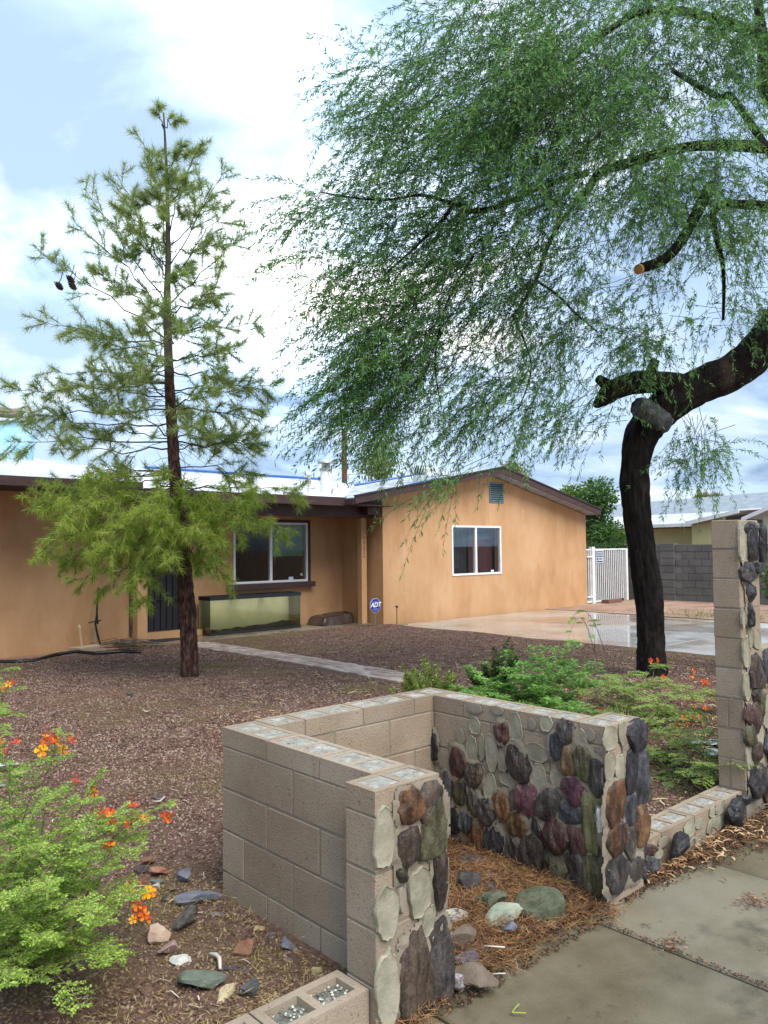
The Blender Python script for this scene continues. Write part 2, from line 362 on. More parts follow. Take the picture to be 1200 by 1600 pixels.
# ------------------------------------------------------------------ the house
house = thing('house', (11.4, 13, 0), 'tan stucco single-storey house with brown trim and a front gable', 'house')
GX0, GX1, GY = 11.40, 19.30, 12.50                       # gable wing
PEAKX, PEAKZ = 15.08, 3.50                               # underside of the rake at the peak
def gzroof(x): return PEAKZ-(PEAKX-x)*.186 if x < PEAKX else PEAKZ-(x-PEAKX)*.214
WX0, WX1, WZ0, WZ1 = 13.61, 15.45, 1.03, 2.23
def build_house():
    T = .2; y0, y1 = GY, GY+T
    mb = MB()
    def pr(poly): mb.prism([(x, y0, z) for x, z in poly], (0, T, 0))
    pr([(GX0, -.1), (WX0, -.1), (WX0, gzroof(WX0)), (GX0, gzroof(GX0))])
    pr([(WX1, -.1), (GX1, -.1), (GX1, gzroof(GX1)), (WX1, gzroof(WX1))])
    pr([(WX0, -.1), (WX1, -.1), (WX1, WZ0), (WX0, WZ0)])
    pr([(WX0, WZ1), (WX1, WZ1), (WX1, gzroof(WX1)), (PEAKX, PEAKZ), (WX0, gzroof(WX0))])
    mb.box((GX0, y1, -.1), (GX0+T, 22, 2.72)); mb.box((GX1-T, y1, -.1), (GX1, 22, 2.55)); mb.box((GX0+T, 21.8, -.1), (GX1-T, 22, 2.5))
    w = mb.build('wall', STUCCO, house); w['label'] = 'tan stucco wall of the front gable wing'
    # long wing behind the porch, with window and door openings
    LY = 13.9; mb = MB()
    PX0, PX1, PZ0, PZ1 = 8.50, 10.40, .99, 2.28; DX0, DX1, DZ1 = 6.36, 7.40, 2.2
    def bx(xa, xb, za, zb): mb.box((xa, LY, za), (xb, LY+T, zb))
    bx(-3, DX0, -.1, 2.75); bx(DX0, DX1, -.1, .13); bx(DX0, DX1, DZ1, 2.75); bx(DX1, PX0, -.1, 2.75); bx(PX0, PX1, -.1, PZ0); bx(PX0, PX1, PZ1, 2.75); bx(PX1, GX0, -.1, 2.75)
    mb.box((-3, LY+T, -.1), (-2.8, 22, 2.75)); mb.box((-2.8, 21.8, -.1), (GX0, 22, 2.75))
    w = mb.build('wall', STUCCO, house); w['label'] = 'tan stucco wall of the long wing, streaked with stains'
    mb = MB(); mr = MB(); mb.box((DX0-.001, LY+.24, .0), (PX1+.3, 17, .05)); mb.box((DX0-.1, 17, .05), (PX1+.3, 17.1, 2.6)); mr.box((WX0-.4, GY+2.5, .05), (WX1+.4, GY+2.6, 2.5)); mr.box((WX0-.5, GY+.24, .05), (WX0-.4, GY+2.5, 2.5)); mr.box((WX1+.4, GY+.24, .05), (WX1+.5, GY+2.5, 2.5)); mr.box((WX0-.5, GY+.24, 2.5), (WX1+.5, GY+2.6, 2.55)); mb.box((DX0, LY+.24, 2.6), (PX1+.3, 17, 2.65))
    mb.build('room_interior', DARKROOM, house); mr.build('room_interior', DARKROOM, house)
    # gable window
    GL = glass('window_glass', (.88, .90, .91), .35, .015)
    def window(x0, x1, z0, z1, y, xm, label):
        fr = MB(); t = .045; d0, d1 = y-.018, y+.06
        fr.box((x0, d0, z0), (x0+t, d1, z1)); fr.box((x1-t, d0, z0), (x1, d1, z1)); fr.box((x0+t, d0, z0), (x1-t, d1, z0+t)); fr.box((x0+t, d0, z1-t), (x1-t, d1, z1))
        fr.box((xm-.03, d0+.006, z0+t), (xm+.03, d1, z1-t))
        wn = fr.build('window', WHITEP, house); wn['label'] = label
        MB().box((x0+t, y+.026, z0+t), (xm-.03, y+.032, z1-t)).build('pane', GL, wn)
        MB().box((xm+.03, y+.012, z0+t), (x1-t, y+.018, z1-t)).build('pane', GL, wn)
        return wn
    wn = window(WX0, WX1, WZ0, WZ1, GY, 14.49, 'white framed sliding window in the gable wall')
    def curtain(x0, x1, z0, z1, y, m, parent, name='curtain', folds=9, amp=.03):
        n = folds*6; vs = []; fs = []
        for i in range(n+1):
            x = x0+(x1-x0)*i/n; yy = y+amp*math.sin(i/6*2*math.pi)*(.6+.4*math.sin(i*.7))
            vs += [(x, yy, z0), (x, yy, z1)]
        for i in range(n): fs.append((2*i, 2*i+2, 2*i+3, 2*i+1))
        mb = MB(); mb.add(vs, fs); return mb.build(name, m, parent, smooth=True)
    curtain(WX0+.02, 14.44, WZ0, WZ1-.02, GY+.28, plain('charcoal_curtain', (.035, .033, .042), .9), wn, folds=6, amp=.02)
    c = curtain(14.52, WX1-.02, WZ0, WZ1-.33, GY+.28, plain('maroon_curtain', (.13, .045, .05), .9), wn, folds=7, amp=.012); c['label'] = 'dull red curtain behind the right pane'
    MB().box((14.54, GY+.25, WZ1-.33), (WX1-.02, GY+.27, WZ1)).build('valance', plain('blue_grey_cloth', (.10, .15, .20), .8), wn)
    st = plain('sticker_white', (.6, .66, .75), .5)
    MB().box((15.06, GY+.008, 1.085), (15.17, GY+.0115, 1.135)).build('sticker', st, wn)
    # porch window
    wn = window(PX0, PX1, PZ0, PZ1, LY, 9.43, 'white framed porch window with a green blind')
    mb = MB()
    for k in range(22): mb.obox((9.92, LY+.075, 1.56+k*.03), (.43, 0, 0), (0, .012, .006), (0, 0, .0015))
    mb.box((9.49, LY+.095, 1.55), (10.35, LY+.1, 2.22)); mb.build('blind', plain('green_blind', (.16, .38, .28), .6), wn)
    MB().box((9.9, LY+.008, PZ0+.05), (10.02, LY+.0115, PZ0+.11)).build('sticker', st, wn)
    MB().tube([(10.24, LY+.006, 1.14), (10.24, LY+.011, 1.14)], .035, 12).build('sticker', plain('sticker_grey', (.35, .42, .38), .5), wn)
    MB().box((PX0-.16, LY-.14, PZ0-.115), (PX1+.12, LY-.002, PZ0-.004)).build('window_sill', FASCIA, house)
    mb = MB(); mb.box((PX1+.002, LY-.03, PZ0), (PX1+.07, LY-.002, PZ1+.06)); mb.box((PX0-.07, LY-.03, PZ1+.002), (PX1, LY-.002, PZ1+.06)); mb.build('window_trim', FASCIA, house)
    # gable louvre vent
    vx0, vx1, vz0, vz1 = 15.02, 15.58, 2.82, 3.33
    mb = MB(); t = .035
    mb.box((vx0, GY-.02, vz0), (vx0+t, GY-.002, vz1)); mb.box((vx1-t, GY-.02, vz0), (vx1, GY-.002, vz1)); mb.box((vx0+t, GY-.02, vz0), (vx1-t, GY-.002, vz0+t)); mb.box((vx0+t, GY-.02, vz1-t), (vx1-t, GY-.002, vz1))
    vent = mb.build('gable_vent', plain('vent_steel', (.16, .25, .28), .4, metal=.4), house)
    MB().box((vx0+t, GY-.006, vz0+t), (vx1-t, GY-.003, vz1-t)).build('vent_back', DARKROOM, vent)
    sm = bpy.data.meshes.new('slat'); q = MB(); q.obox((0, 0, 0), ((vx1-vx0)/2-t, 0, 0), (0, .011, .019), (0, .002, -.001)); sm.from_pydata(q.v, [], q.f); sm.materials.append(bpy.data.materials['vent_steel'])
    for k in range(8): put('slat', sm, vent, ((vx0+vx1)/2, GY-.018, vz0+.06+k*.054))
    # gable roof: two slopes; left slope carries shingles
    OY = 12.10; RT = .11
    def slope(xa, xb, name, m, rot):
        za, zb = gzroof(xa)+.02, gzroof(xb)+.02; mb = MB()
        mb.prism([(xa, OY+.03, za), (xb, OY+.03, zb), (xb, OY+.03, zb+RT), (xa, OY+.03, za+RT)], (0, 10.2, 0)); return mb.build(name, m, house)
    rf = slope(10.32, PEAKX, 'roof', SHINGLE, 0); rf['label'] = 'grey shingled left slope of the gable roof'
    r2 = slope(PEAKX, 19.42, 'roof', SHINGLE, 0); r2['label'] = 'grey shingled right slope of the gable roof'
    ang = math.atan(.186)
    for i in range(28):                                  # courses climbing from the eave to the ridge
        s0 = 10.36+i*.168
        for j in range(10):
            y = OY+.05+j*.42+(.21 if i % 2 else 0)
            me = chamfer_mesh(.2, .41, .012, .003, SHINGLE, 'shingle')
            put('shingle', me, rf, (s0+.09, y+.2, gzroof(s0+.09)+.02+RT+.012), (random.uniform(-.006, .006), -ang-.035, random.uniform(-.01, .01)))
    mb = MB()
    for xa, xb in ((10.28, PEAKX), (PEAKX, 19.45)):
        za, zb = gzroof(xa)+.012, gzroof(xb)+.012
        mb.prism([(xa, OY-.01, za), (xb, OY-.01, zb), (xb, OY-.01, zb+.15), (xa, OY-.01, za+.15)], (0, .035, 0))
    mb.box((19.44, OY+.026, gzroof(19.45)), (19.475, 22.2, gzroof(19.45)+.15))
    mb.box((10.25, OY+.026, gzroof(10.28)), (10.28, 12.4, gzroof(10.28)+.13))
    f = mb.build('rake_board', FASCIA, house)
    mb = MB()                                            # upper trim strip on the rake
    for xa, xb in ((10.26, PEAKX), (PEAKX, 19.46)):
        za, zb = gzroof(xa)+.165, gzroof(xb)+.165
        mb.prism([(xa, OY-.03, za), (xb, OY-.03, zb), (xb, OY-.03, zb+.035), (xa, OY-.03, za+.035)], (0, .05, 0))
    mb.build('drip_edge', plain('dark_drip_edge', (.03, .02, .022), .4), house)
    mb = MB(); mb.box((10.3, OY+.03, 2.598), (GX0-.02, OY+.36, 2.612)); mb.build('soffit', SOFFIT, house)
    # long roof: white coated, eave over the porch
    EY = 12.52
    mb = MB(); mb.prism([(5.9, EY, 2.69), (5.9, 18, 3.62), (5.9, 18, 3.70), (5.9, EY, 2.77)], (8.6, 0, 0))
    wr = mb.build('roof', ROOFW, house); wr['label'] = 'white coated low slope roof over the porch wing'
    mb = MB(); mb.prism([(-4, EY, 2.78), (-4, 18, 3.72), (-4, 18, 3.80), (-4, EY, 2.86)], (9.88, 0, 0))
    wl = mb.build('roof', ROOFW, house); wl['label'] = 'white coated roof at the far left'
    mb = MB(); mb.prism([(-4, 18, 3.7), (-4, 22.2, 2.9), (-4, 22.2, 2.8), (-4, 18, 3.6)], (15.3, 0, 0)); mb.build('roof', ROOFW, house)
    mb = MB(); mb.box((-4, EY-.035, 2.72), (5.87, EY-.002, 2.87)); mb.box((5.9, EY-.035, 2.60), (11.36, EY-.002, 2.775)); mb.build('fascia', FASCIA, house)
    mb = MB(); mb.box((-4, EY+.002, 2.735), (5.88, 13.88, 2.75)); mb.box((5.9, EY+.002, 2.655), (11.36, 13.88, 2.672)); mb.build('soffit', SOFFIT, house)
    mb = MB(); mb.box((5.95, 12.78, 2.38), (11.37, 12.98, 2.62)); mb.build('porch_beam', FASCIA, house)
    mb = MB(); mb.box((11.0, EY+.01, 2.43), (11.37, EY+.2, 2.59)); mb.build('beam_end', FASCIA, house)
    bl = plain('blue_tarp', (.03, .12, .42), .4)
    for pts_, r_ in (([(8.5, 18.0, 3.76), (9.8, 17.96, 3.75), (11.2, 18.02, 3.75), (12.6, 17.95, 3.74), (14.3, 18, 3.75)], .035), ([(12.9, 15.2, 3.33), (13.8, 15.0, 3.5), (14.4, 14.6, 3.63)], .03), ([(11.9, OY+.25, gzroof(11.9)+.17), (12.6, OY+.32, gzroof(12.6)+.18), (13.3, OY+.3, gzroof(13.3)+.17)], .025)):
        mb = MB(); mb.tube(pts_, r_, 6, jit=.3); mb.build('blue_edge_strip', bl, house)
    # posts
    for x, y, zt, pw in ((6.02, 12.90, 2.38, .19), (11.19, 12.95, 2.38, .15)):
        me = chamfer_mesh(pw, pw, zt-.052, .008, STUCCO, 'porch_post'); p = put('porch_post', me, house, (x, y, (zt+.052)/2))
    p['label'] = 'porch post by the gable corner with carved house numbers'
    NUM = plain('carved_number', (.33, .20, .12), .8)
    for k, ch in enumerate('16432'):
        cu = bpy.data.curves.new('number', 'FONT'); cu.body = ch; cu.size = .155; cu.extrude = .006; cu.align_x = 'CENTER'
        tmp = bpy.data.objects.new('t', cu); COL.objects.link(tmp); dg = bpy.context.evaluated_depsgraph_get(); me = bpy.data.meshes.new_from_object(tmp.evaluated_get(dg)); bpy.data.objects.remove(tmp)
        me.materials.clear(); me.materials.append(NUM)
        put('number', me, p, (11.185, 12.868, 2.05-k*.135), (math.pi/2, 0, 0))
    # security door with bars
    mb = MB(); mb.box((DX0, LY+.08, .13), (DX1, LY+.12, DZ1)); dr = mb.build('door', plain('dark_door_mesh', (.018, .017, .024), .6), house)
    bm_ = bpy.data.meshes.new('bar'); q = MB(); q.box((-.011, -.011, .16), (.011, .011, DZ1-.04)); bm_.from_pydata(q.v, [], q.f); bm_.materials.append(BLACKM)
    for k in range(8): put('bar', bm_, dr, (DX0+.07+k*.128, LY+.06, 0))
    for z in (.15, .75, 1.3, 2.12): MB().box((DX0+.002, LY+.035, z), (DX1-.002, LY+.048, z+.03)).build('rail', BLACKM, dr)
    mb = MB(); mb.box((DX0-.09, LY-.03, .12), (DX0-.003, LY-.002, DZ1+.05)); mb.box((DX1+.003, LY-.03, .12), (DX1+.09, LY-.002, DZ1+.05)); mb.build('door_frame', FASCIA, house)
    mb = MB(); mb.box((DX0-.05, 13.55, .056), (DX1+.2, LY-.004, .16)); mb.build('step', STUCCO, house)
build_house()
# things on the roof
flue = thing('chimney_flue', (10.5, 13.4, 2.9), 'white metal flue pipe with a flat cap on the white roof', 'flue')
def build_flue():
    p = at(509, 742, 17.4); x, y = p[0], p[1]; zt = at(509, 722, 17.4)[2]
    mb = MB(); mb.tube([(x, y, 2.7), (x, y, zt-.14)], .125, 20); mb.build('pipe', WHITEP, flue, smooth=True, sharp=40)
    mb = MB(); mb.tube([(x, y, zt-.2), (x, y, zt-.14)], .145, 20); mb.tube([(x, y, zt-.14), (x, y, zt-.03)], .095, 16); mb.build('collar', plain('flue_grey', (.35, .34, .33), .4, metal=.5), flue, smooth=True, sharp=40)
    mb = MB(); mb.tube([(x, y, zt-.03), (x, y, zt), (x, y, zt+.02)], [.19, .17, .05], 20); mb.build('cap', bpy.data.materials['flue_grey'], flue, smooth=True, sharp=40)
build_flue()
vp = thing('roof_vent_pipe', at(483, 760, 17), 'small bent vent pipe with guy wires beside the flue', 'vent pipe')
def build_vp():
    a, b = at(483, 766, 17), at(483, 745, 17); mb = MB(); mb.tube([a-V(0, 0, .3), a, b, b+V(-.03, 0, .05), b+V(-.1, -.02, .06)], [.035, .035, .035, .05, .05], 10); mb.build('pipe', plain('pvc', (.62, .62, .6), .5), vp, smooth=True)
    mb = MB()
    for d in ((-.35, .1, -.28), (-.28, -.1, -.3)): mb.tube([b, b+np.array(d)*.5+V(0, 0, -.03), b+np.array(d)], .006, 5)
    mb.build('wire', BLACKM, vp)
build_vp()
tv = thing('turbine_vent', (13.3, 13.1, 3.3), 'round ribbed turbine vent spinning cap on the gable roof', 'roof vent')
def build_turbine():
    x, y = 13.35, 13.3; z = gzroof(x)+.13; m = plain('turbine_metal', (.50, .60, .58), .35, metal=.3)
    MB().tube([(x, y, z-.1), (x, y, z+.16)], .15, 18).build('base', m, tv, smooth=True, sharp=40)
    mb = MB()
    MB().tube([(x, y, z+.17), (x, y, z+.38)], .13, 16).build('core', DARKROOM, tv)
    for k in range(20):
        a = 2*math.pi*k/20; pts = []
        for t in np.linspace(0, 1, 6): rr = .13+.08*math.sin(math.pi*(t*.9+.05)); an = a+t*.35; pts.append(V(x+rr*math.cos(an), y+rr*math.sin(an), z+.16+.24*t))
        mb.tube(pts, .016, 4)
    mb.build('blade', m, tv, smooth=True)
    MB().tube([(x, y, z+.385), (x, y, z+.41), (x, y, z+.43)], [.15, .11, .02], 16).build('top_cap', m, tv, smooth=True)
build_turbine()
ac = thing('roof_cooler', (4.9, 17.5, 3.7), 'evaporative cooler wrapped in pale blue tarp on the roof at far left', 'cooler')
def build_cooler():
    tarp = mat('pale_blue_tarp', [(.22, .48, .62), (.33, .60, .74), (.48, .72, .84)], 2.2, .45, .8, 6, bdist=.05)
    a, b = gy(-40, 720, 17.2), gy(47, 664, 17.2); mb = rock_mb((1, 1, 1), 5, 3, 0, .05)
    ce = (a+b)/2; hx, hz = (b[0]-a[0])/2, (b[2]-a[2])/2+.15
    vs = []
    for p in mb.v:
        q = [math.copysign(min(1, abs(t)**.45), t) for t in p]; vs.append((ce[0]+q[0]*hx*(1+.05*p[2]), ce[1]+q[1]*.5, ce[2]-.1+q[2]*hz*(.95+.06*math.sin(p[0]*5))))
    m2 = MB(); m2.add(vs, mb.f); m2.build('tarp', tarp, ac, smooth=True)
    MB().box((a[0]-.1, 16.6, b[2]+.1), (ce[0]+hx*.35, 17.2, b[2]+.21)).build('top_board', plain('weathered_board', (.25, .2, .17), .8), ac)
    MB().box((a[0], 16.75, 3.4), (b[0]-.05, 17.6, a[2]+.05)).build('stand', plain('stand_wood', (.45, .43, .40), .8), ac)
build_cooler()
pole = thing('utility_pole', at(538, 770, 30), 'brown wooden utility pole rising behind the house', 'pole')
def build_pole():
    p = at(538, 700, 30); zt = at(538, 673, 30)[2]
    mb = MB(); mb.tube([(p[0], p[1], 0), (p[0], p[1], 3), (p[0], p[1], zt)], [.13, .115, .10], 12, jit=.03); mb.build('shaft', mat('pole_wood', [(.07, .03, .022), (.13, .06, .045)], 4, .8, .4, 20, stretch=(4, 4, .3)), pole, smooth=True)
    mb = MB()
    for (u0, v0, d0), (u1, v1, d1) in (((538, 742, 30), (480, 764, 17)), ((538, 676, 30), (500, 755, 17.5)), ((538, 742, 30), (620, 725, 34))):
        a, b = at(u0, v0, d0), at(u1, v1, d1); mb.tube([a+(b-a)*t-V(0, 0, .25*4*t*(1-t)*.4) for t in np.linspace(0, 1, 9)], .008, 4)
    mb.build('wire', BLACKM, pole)
build_pole()

# ------------------------------------------------------------------ right background: gate, grey block wall, neighbour's house
gate = thing('metal_gate', (19.4, 12.7, 0), 'white metal gate of upright bars beside the gable wall', 'gate')
def build_gate():
    y = 12.72; zt = 1.62; x0, x1 = 19.36, 21.75
    q = MB(); q.box((-.013, -.013, 0), (.013, .013, zt-.13)); me = bpy.data.meshes.new('bar'); me.from_pydata(q.v, [], q.f); me.materials.append(WHITEP)
    x = x0+.05
    while x < x1-.05:
        if abs(x-19.93) > .09: put('bar', me, gate, (x, y, .09))
        x += .105
    MB().box((x0, y-.02, zt-.04), (x1, y+.02, zt)).build('rail', WHITEP, gate); MB().box((x0, y-.02, .05), (x1-.9, y+.02, .09)).build('rail', WHITEP, gate)
    MB().box((19.86, y-.06, 0), (20.0, y+.06, zt+.06)).build('gate_post', WHITEP, gate)
    MB().box((x1, y-.05, 0), (x1+.1, y+.05, zt)).build('gate_post', WHITEP, gate)
    for zz in (zt-.25, .2): MB().box((19.6, y-.05, zz), (19.86, y-.03, zz+.04)).build('hinge', WHITEP, gate)
build_gate()
def build_gate_sign():
    t = thing('gate_sign', (20.25, 12.69, 1.35), 'small white notice plate with dark blocks of print on the gate bars', 'sign')
    y = 12.695; x0, x1, z0, z1 = 20.1, 20.48, 1.19, 1.58
    MB().box((x0, y-.004, z0), (x1, y, z1)).build('plate', plain('sign_pale', (.55, .62, .70), .5), t)
    bl = plain('sign_print', (.02, .035, .055), .5); mb = MB()
    mb.box((x0+.03, y-.007, z1-.21), (x1-.03, y-.0045, z1-.185)); mb.box((x0+.03, y-.007, z1-.06), (x1-.03, y-.0045, z1-.035)); mb.box((x0+.03, y-.007, z1-.185), (x0+.055, y-.0045, z1-.06)); mb.box((x1-.055, y-.007, z1-.185), (x1-.03, y-.0045, z1-.06))
    mb.box((x0+.03, y-.007, z0+.03), (x1-.03, y-.0045, z0+.065))
    for k in range(4): mb.box((x0+.09+k*.055, y-.007, z1-.165), (x0+.12+k*.055, y-.0045, z1-.085))
    mb.box((x0+.04, y-.007, z0+.09), (x0+.1, y-.0045, z0+.16)); mb.box((x0+.14, y-.007, z0+.11), (x1-.05, y-.0045, z0+.14))
    mb.build('print', bl, t)
build_gate_sign()
gwall = thing('block_wall', (22.3, 11, 0), 'dark grey painted block wall along the side lot', 'wall')
def build_gwall():
    m = mat('grey_wall_block', [(.085, .085, .085), (.115, .113, .11), (.14, .138, .135)], 2, .9, .4, 60, rnd=.12)
    mm = plain('grey_wall_joint', (.17, .17, .165), .95)
    MB().box((22.33, 4.5, -.1), (22.47, 16.5, 1.72)).build('mortar', mm, gwall)
    for c in range(8):
        y = 5.0-(.2 if c % 2 else 0)
        while y < 15.6:
            if not (11.2 < y+.2 < 11.9): block(gwall, (22.3, y, .0+c*.215), (22.5, y+.41, .0+(c+1)*.215), m, gap=.014)
            y += .41
        block(gwall, (22.24, 11.36, c*.218), (22.52, 11.83, (c+1)*.218+(0 if c < 7 else .02)), m, gap=.014)
build_gwall()
nb = thing('neighbour_house', (28, 13, 0), 'pale yellow neighbouring house with grey shingle roof behind the block wall', 'house')
def build_nb():
    yel = mat('yellow_stucco', [(.36, .34, .16), (.46, .42, .22), (.52, .48, .29)], .8, .9, .3, 30)
    X = 27.0; mb = MB()
    mb.box((X, 12.6, -.1), (X+.2, 24, 2.32)); mb.box((X-1.0, 11.5, -.1), (X-.8, 12.397, 2.62)); mb.box((X-1.0, 12.4, -.1), (X+.1, 12.6, 2.45)); mb.build('wall', yel, nb)
    mb = MB(); mb.prism([(X-.5, 12.5, 2.36), (X-.5, 24, 2.30), (X-.5, 24, 2.40), (X-.5, 12.5, 2.46)], (.05, 0, 0)); mb.prism([(X-1.2, 10.9, 2.74), (X-1.2, 12.75, 2.38), (X-1.2, 12.75, 2.50), (X-1.2, 10.9, 2.86)], (.05, 0, 0)); mb.build('fascia', plain('white_fascia', (.72, .74, .76), .4), nb)
    mb = MB(); mb.prism([(X-.45, 12.5, 2.44), (X-.45, 24, 2.38), (X+3.2, 24, 2.85), (X+3.2, 12.5, 2.95)], (0, 0, .05)); mb.prism([(X-1.15, 10.9, 2.82), (X-1.15, 12.75, 2.47), (X+3.2, 12.75, 2.93), (X+3.2, 10.9, 3.05)], (0, 0, .05)); r = mb.build('roof', ROOFW, nb); r['label'] = 'flat pale patio roof'
    mb = MB(); mb.prism([(X+3.2, 2, 2.9), (X+3.2, 24, 2.75), (X+8, 24, 3.6), (X+8, 2, 4.15)], (0, 0, .1)); mb.box((X+3.3, 2, -.1), (X+3.5, 24, 2.85)); r = mb.build('roof', mat('far_shingle', [(.15, .18, .22), (.24, .28, .32), (.34, .38, .42)], 6, .6, .4, 18, stretch=(1, .5, 4), detail=8), nb); r['label'] = 'grey shingle roof'
    a = at(1170, 795, 33); MB().tube([a-V(0, 0, .3), a+V(0, 0, .35)], .05, 8).build('vent_pipe', plain('rust_pipe', (.06, .04, .05), .6), nb)
    # nearer gable end with upright siding
    sid = mat('cream_siding', [(.50, .47, .32), (.60, .57, .42)], 3, .8, .2, 20)
    XX = 25.2; ys = [9.9-k*.3 for k in range(18)]
    sm = chamfer_mesh(.05, .29, 3.2, .006, sid, 'siding_board')
    for k, yy in enumerate(ys): put('siding_board', sm, nb, (XX, yy-.15, 1.0+min(.38, k*.06)))
    a, b = gx(1158, 815, XX-.3), gx(1215, 790, XX-.3)
    mb = MB(); mb.prism([a, b, b+V(0, 0, .12), a+V(0, 0, .12)], (.06, 0, 0)); d = b-a; c2 = b+d*3; mb.prism([b, c2, c2+V(0, 0, .12), b+V(0, 0, .12)], (.06, 0, 0)); mb.build('fascia', bpy.data.materials['white_fascia'], nb)
    mb = MB(); mb.prism([a+V(.06, 0, .09), c2+V(.06, 0, .09), c2+V(2.5, 0, .09), a+V(2.5, 0, .09)], (0, 0, .05)); mb.build('roof', SHINGLE, nb)
    p = gx(1197, 868, XX-.03); mb = MB(); mb.box((XX-.06, p[1]-1, p[2]-.35), (XX-.03, p[1]+.08, p[2]+.35)); w = mb.build('window', WHITEP, nb); MB().box((XX-.07, p[1]-.9, p[2]-.28), (XX-.062, p[1]+.0, p[2]+.28)).build('pane', plain('far_pane', (.12, .16, .16), .15), w)
build_nb()
# ------------------------------------------------------------------ block walls with stone facing
def slate(name, cols, grain=(2.6, 2.6, 1.0), spots=None, rough=.34):
    k_ = 1 if 'quartz' in name else .66; cols = [tuple(x*k_ for x in c) for c in cols]; spots = [(tuple(x*k_ for x in q[0]),)+q[1:] for q in spots] if spots else None
    return mat(name, cols, 9, rough, 1.0, 16, stretch=grain, bdist=.022, spec=.5, rnd=.2, detail=10, contrast=(.36, .64),
               spots=(spots or [])+[((.17, .135, .095), 9, .60, .74, (2.2, 2.2, .5), .4), ((.012, .011, .014), 7, .56, .66, (2, 2, .4), .85)])
STN = {
 'black': slate('black_slate', [(.014, .013, .017), (.032, .030, .038), (.070, .066, .075)]),
 'dark': slate('dark_slate', [(.025, .021, .023), (.058, .048, .047), (.12, .102, .092)], spots=[((.10, .05, .03), 4, .58, .7, (1, 1, .6), .5)]),
 'blue': slate('blue_slate', [(.030, .034, .045), (.07, .075, .09), (.125, .13, .145)]),
 'grey': slate('grey_stone', [(.065, .055, .046), (.13, .115, .095), (.21, .19, .155)], spots=[((.05, .045, .05), 5, .55, .68, (1, 1, .5), .6)]),
 'brown': slate('brown_slate', [(.035, .024, .019), (.085, .058, .042), (.16, .115, .085)], spots=[((.035, .03, .04), 3.5, .52, .66, (1, 1, .4), .7)]),
 'red': slate('red_brown_stone', [(.05, .022, .020), (.11, .05, .042), (.17, .095, .08)], spots=[((.035, .03, .036), 4, .52, .66, (1, 1, .5), .7)]),
 'rust': slate('rust_stone', [(.06, .028, .016), (.19, .085, .032), (.29, .155, .07)], spots=[((.04, .032, .036), 3.5, .53, .64, (1, 1, .5), .8)]),
 'ochre': slate('ochre_stone', [(.09, .05, .02), (.20, .125, .055), (.30, .21, .11)], spots=[((.05, .04, .04), 5, .55, .66, (1, 1, .5), .7)]),
 'olive': slate('olive_stone', [(.045, .042, .022), (.105, .095, .05), (.17, .155, .085)], spots=[((.04, .032, .03), 3, .54, .68, (1, 1, .6), .6)]),
 'rose': slate('rose_stone', [(.075, .025, .040), (.16, .06, .085), (.22, .115, .13)], spots=[((.06, .04, .045), 5, .55, .68, (1, 1, .5), .5)]),
 'green': slate('yellow_green_stone', [(.10, .10, .035), (.18, .18, .075), (.27, .27, .14)]),
 'white': slate('white_quartz', [(.45, .44, .42), (.62, .61, .58), (.75, .74, .71)]),
 'cream': IMPRINT,
}
GHOST = mat('faint_imprint', [(.21, .185, .14), (.26, .232, .18)], 20, .95, .3, 60, bdist=.003)
BEDS = {}
def mortar_beds():
    for (pn, plane, c), L_ in BEDS.items():
        par = bpy.data.objects[pn]; sv, n = L_[0][5], L_[0][6]; hs = [P@sv for P, *_ in L_]; a0, a1 = min(hs)-.09, max(hs)+.09; z1 = min({'garden_wall': .842, 'low_wall.001': .138, 'column': 1.87}.get(pn, .99), max(P[2]+H for P, W, H, *_ in L_)+.03); g = .0105
        na, nz = int((a1-a0)/g), int((z1+.03)/g); AA, ZZ = np.meshgrid(a0+np.arange(na+1)*g, -.03+np.arange(nz+1)*g, indexing='ij'); best = np.full(AA.shape, 9.0)
        for P, W, H, ct, st, _, _, soft in L_:
            if soft: continue
            da, dz = AA-P@sv, ZZ-P[2]; x = (da*ct+dz*st)/(W+.005); y = (-da*st+dz*ct)/(H+.005); best = np.minimum(best, (np.abs(x)**2.6+np.abs(y)**2.6)**(1/2.6))
        lo, hi = FACE_LIM[(pn, plane)]
        nz_ = np.array([mnoise.noise(Vector((a*16, z*16, 3)))*.6+mnoise.noise(Vector((a*45, z*45, 3)))*.4 for a, z in zip(AA.ravel(), ZZ.ravel())]).reshape(AA.shape)
        h = np.clip((1.12+.20*nz_-best)/.25, 0, 1)*(.009+.006*nz_)
        P0 = L_[0][0]; off = P0-sv*(P0@sv)-V(0, 0, 1)*P0[2]
        vs = [off+sv*a+V(0, 0, 1)*z+n*(hh-.001) for a, z, hh in zip(AA.ravel(), ZZ.ravel(), h.ravel())]; k = nz+1; fs = []
        for i in range(na):
            for j in range(nz):
                if max(h[i, j], h[i+1, j], h[i, j+1], h[i+1, j+1]) > .0015 and lo <= AA[i, j] and AA[i+1, j] <= hi: fs.append((i*k+j, (i+1)*k+j, (i+1)*k+j+1, i*k+j+1) if plane == 'y' else (i*k+j, (i+1)*k+j, (i+1)*k+j+1, i*k+j+1))
        if not fs: continue
        used = sorted({q for f in fs for q in f}); mp = {q: i for i, q in enumerate(used)}
        mb = MB(); mb.add([vs[q] for q in used], [tuple(mp[q] for q in f) for f in fs]); mb.build('mortar', MORTAR, par, smooth=True)
FACE_LIM = {('garden_wall', 'x'): (-3.21, -2.065), ('garden_wall', 'y'): (1.87, 3.635), ('low_wall.001', 'y'): (3.65, 5.05), ('column', 'y'): (5.065, 5.372), ('stone_wall', 'y'): (5.39, 7.9)}
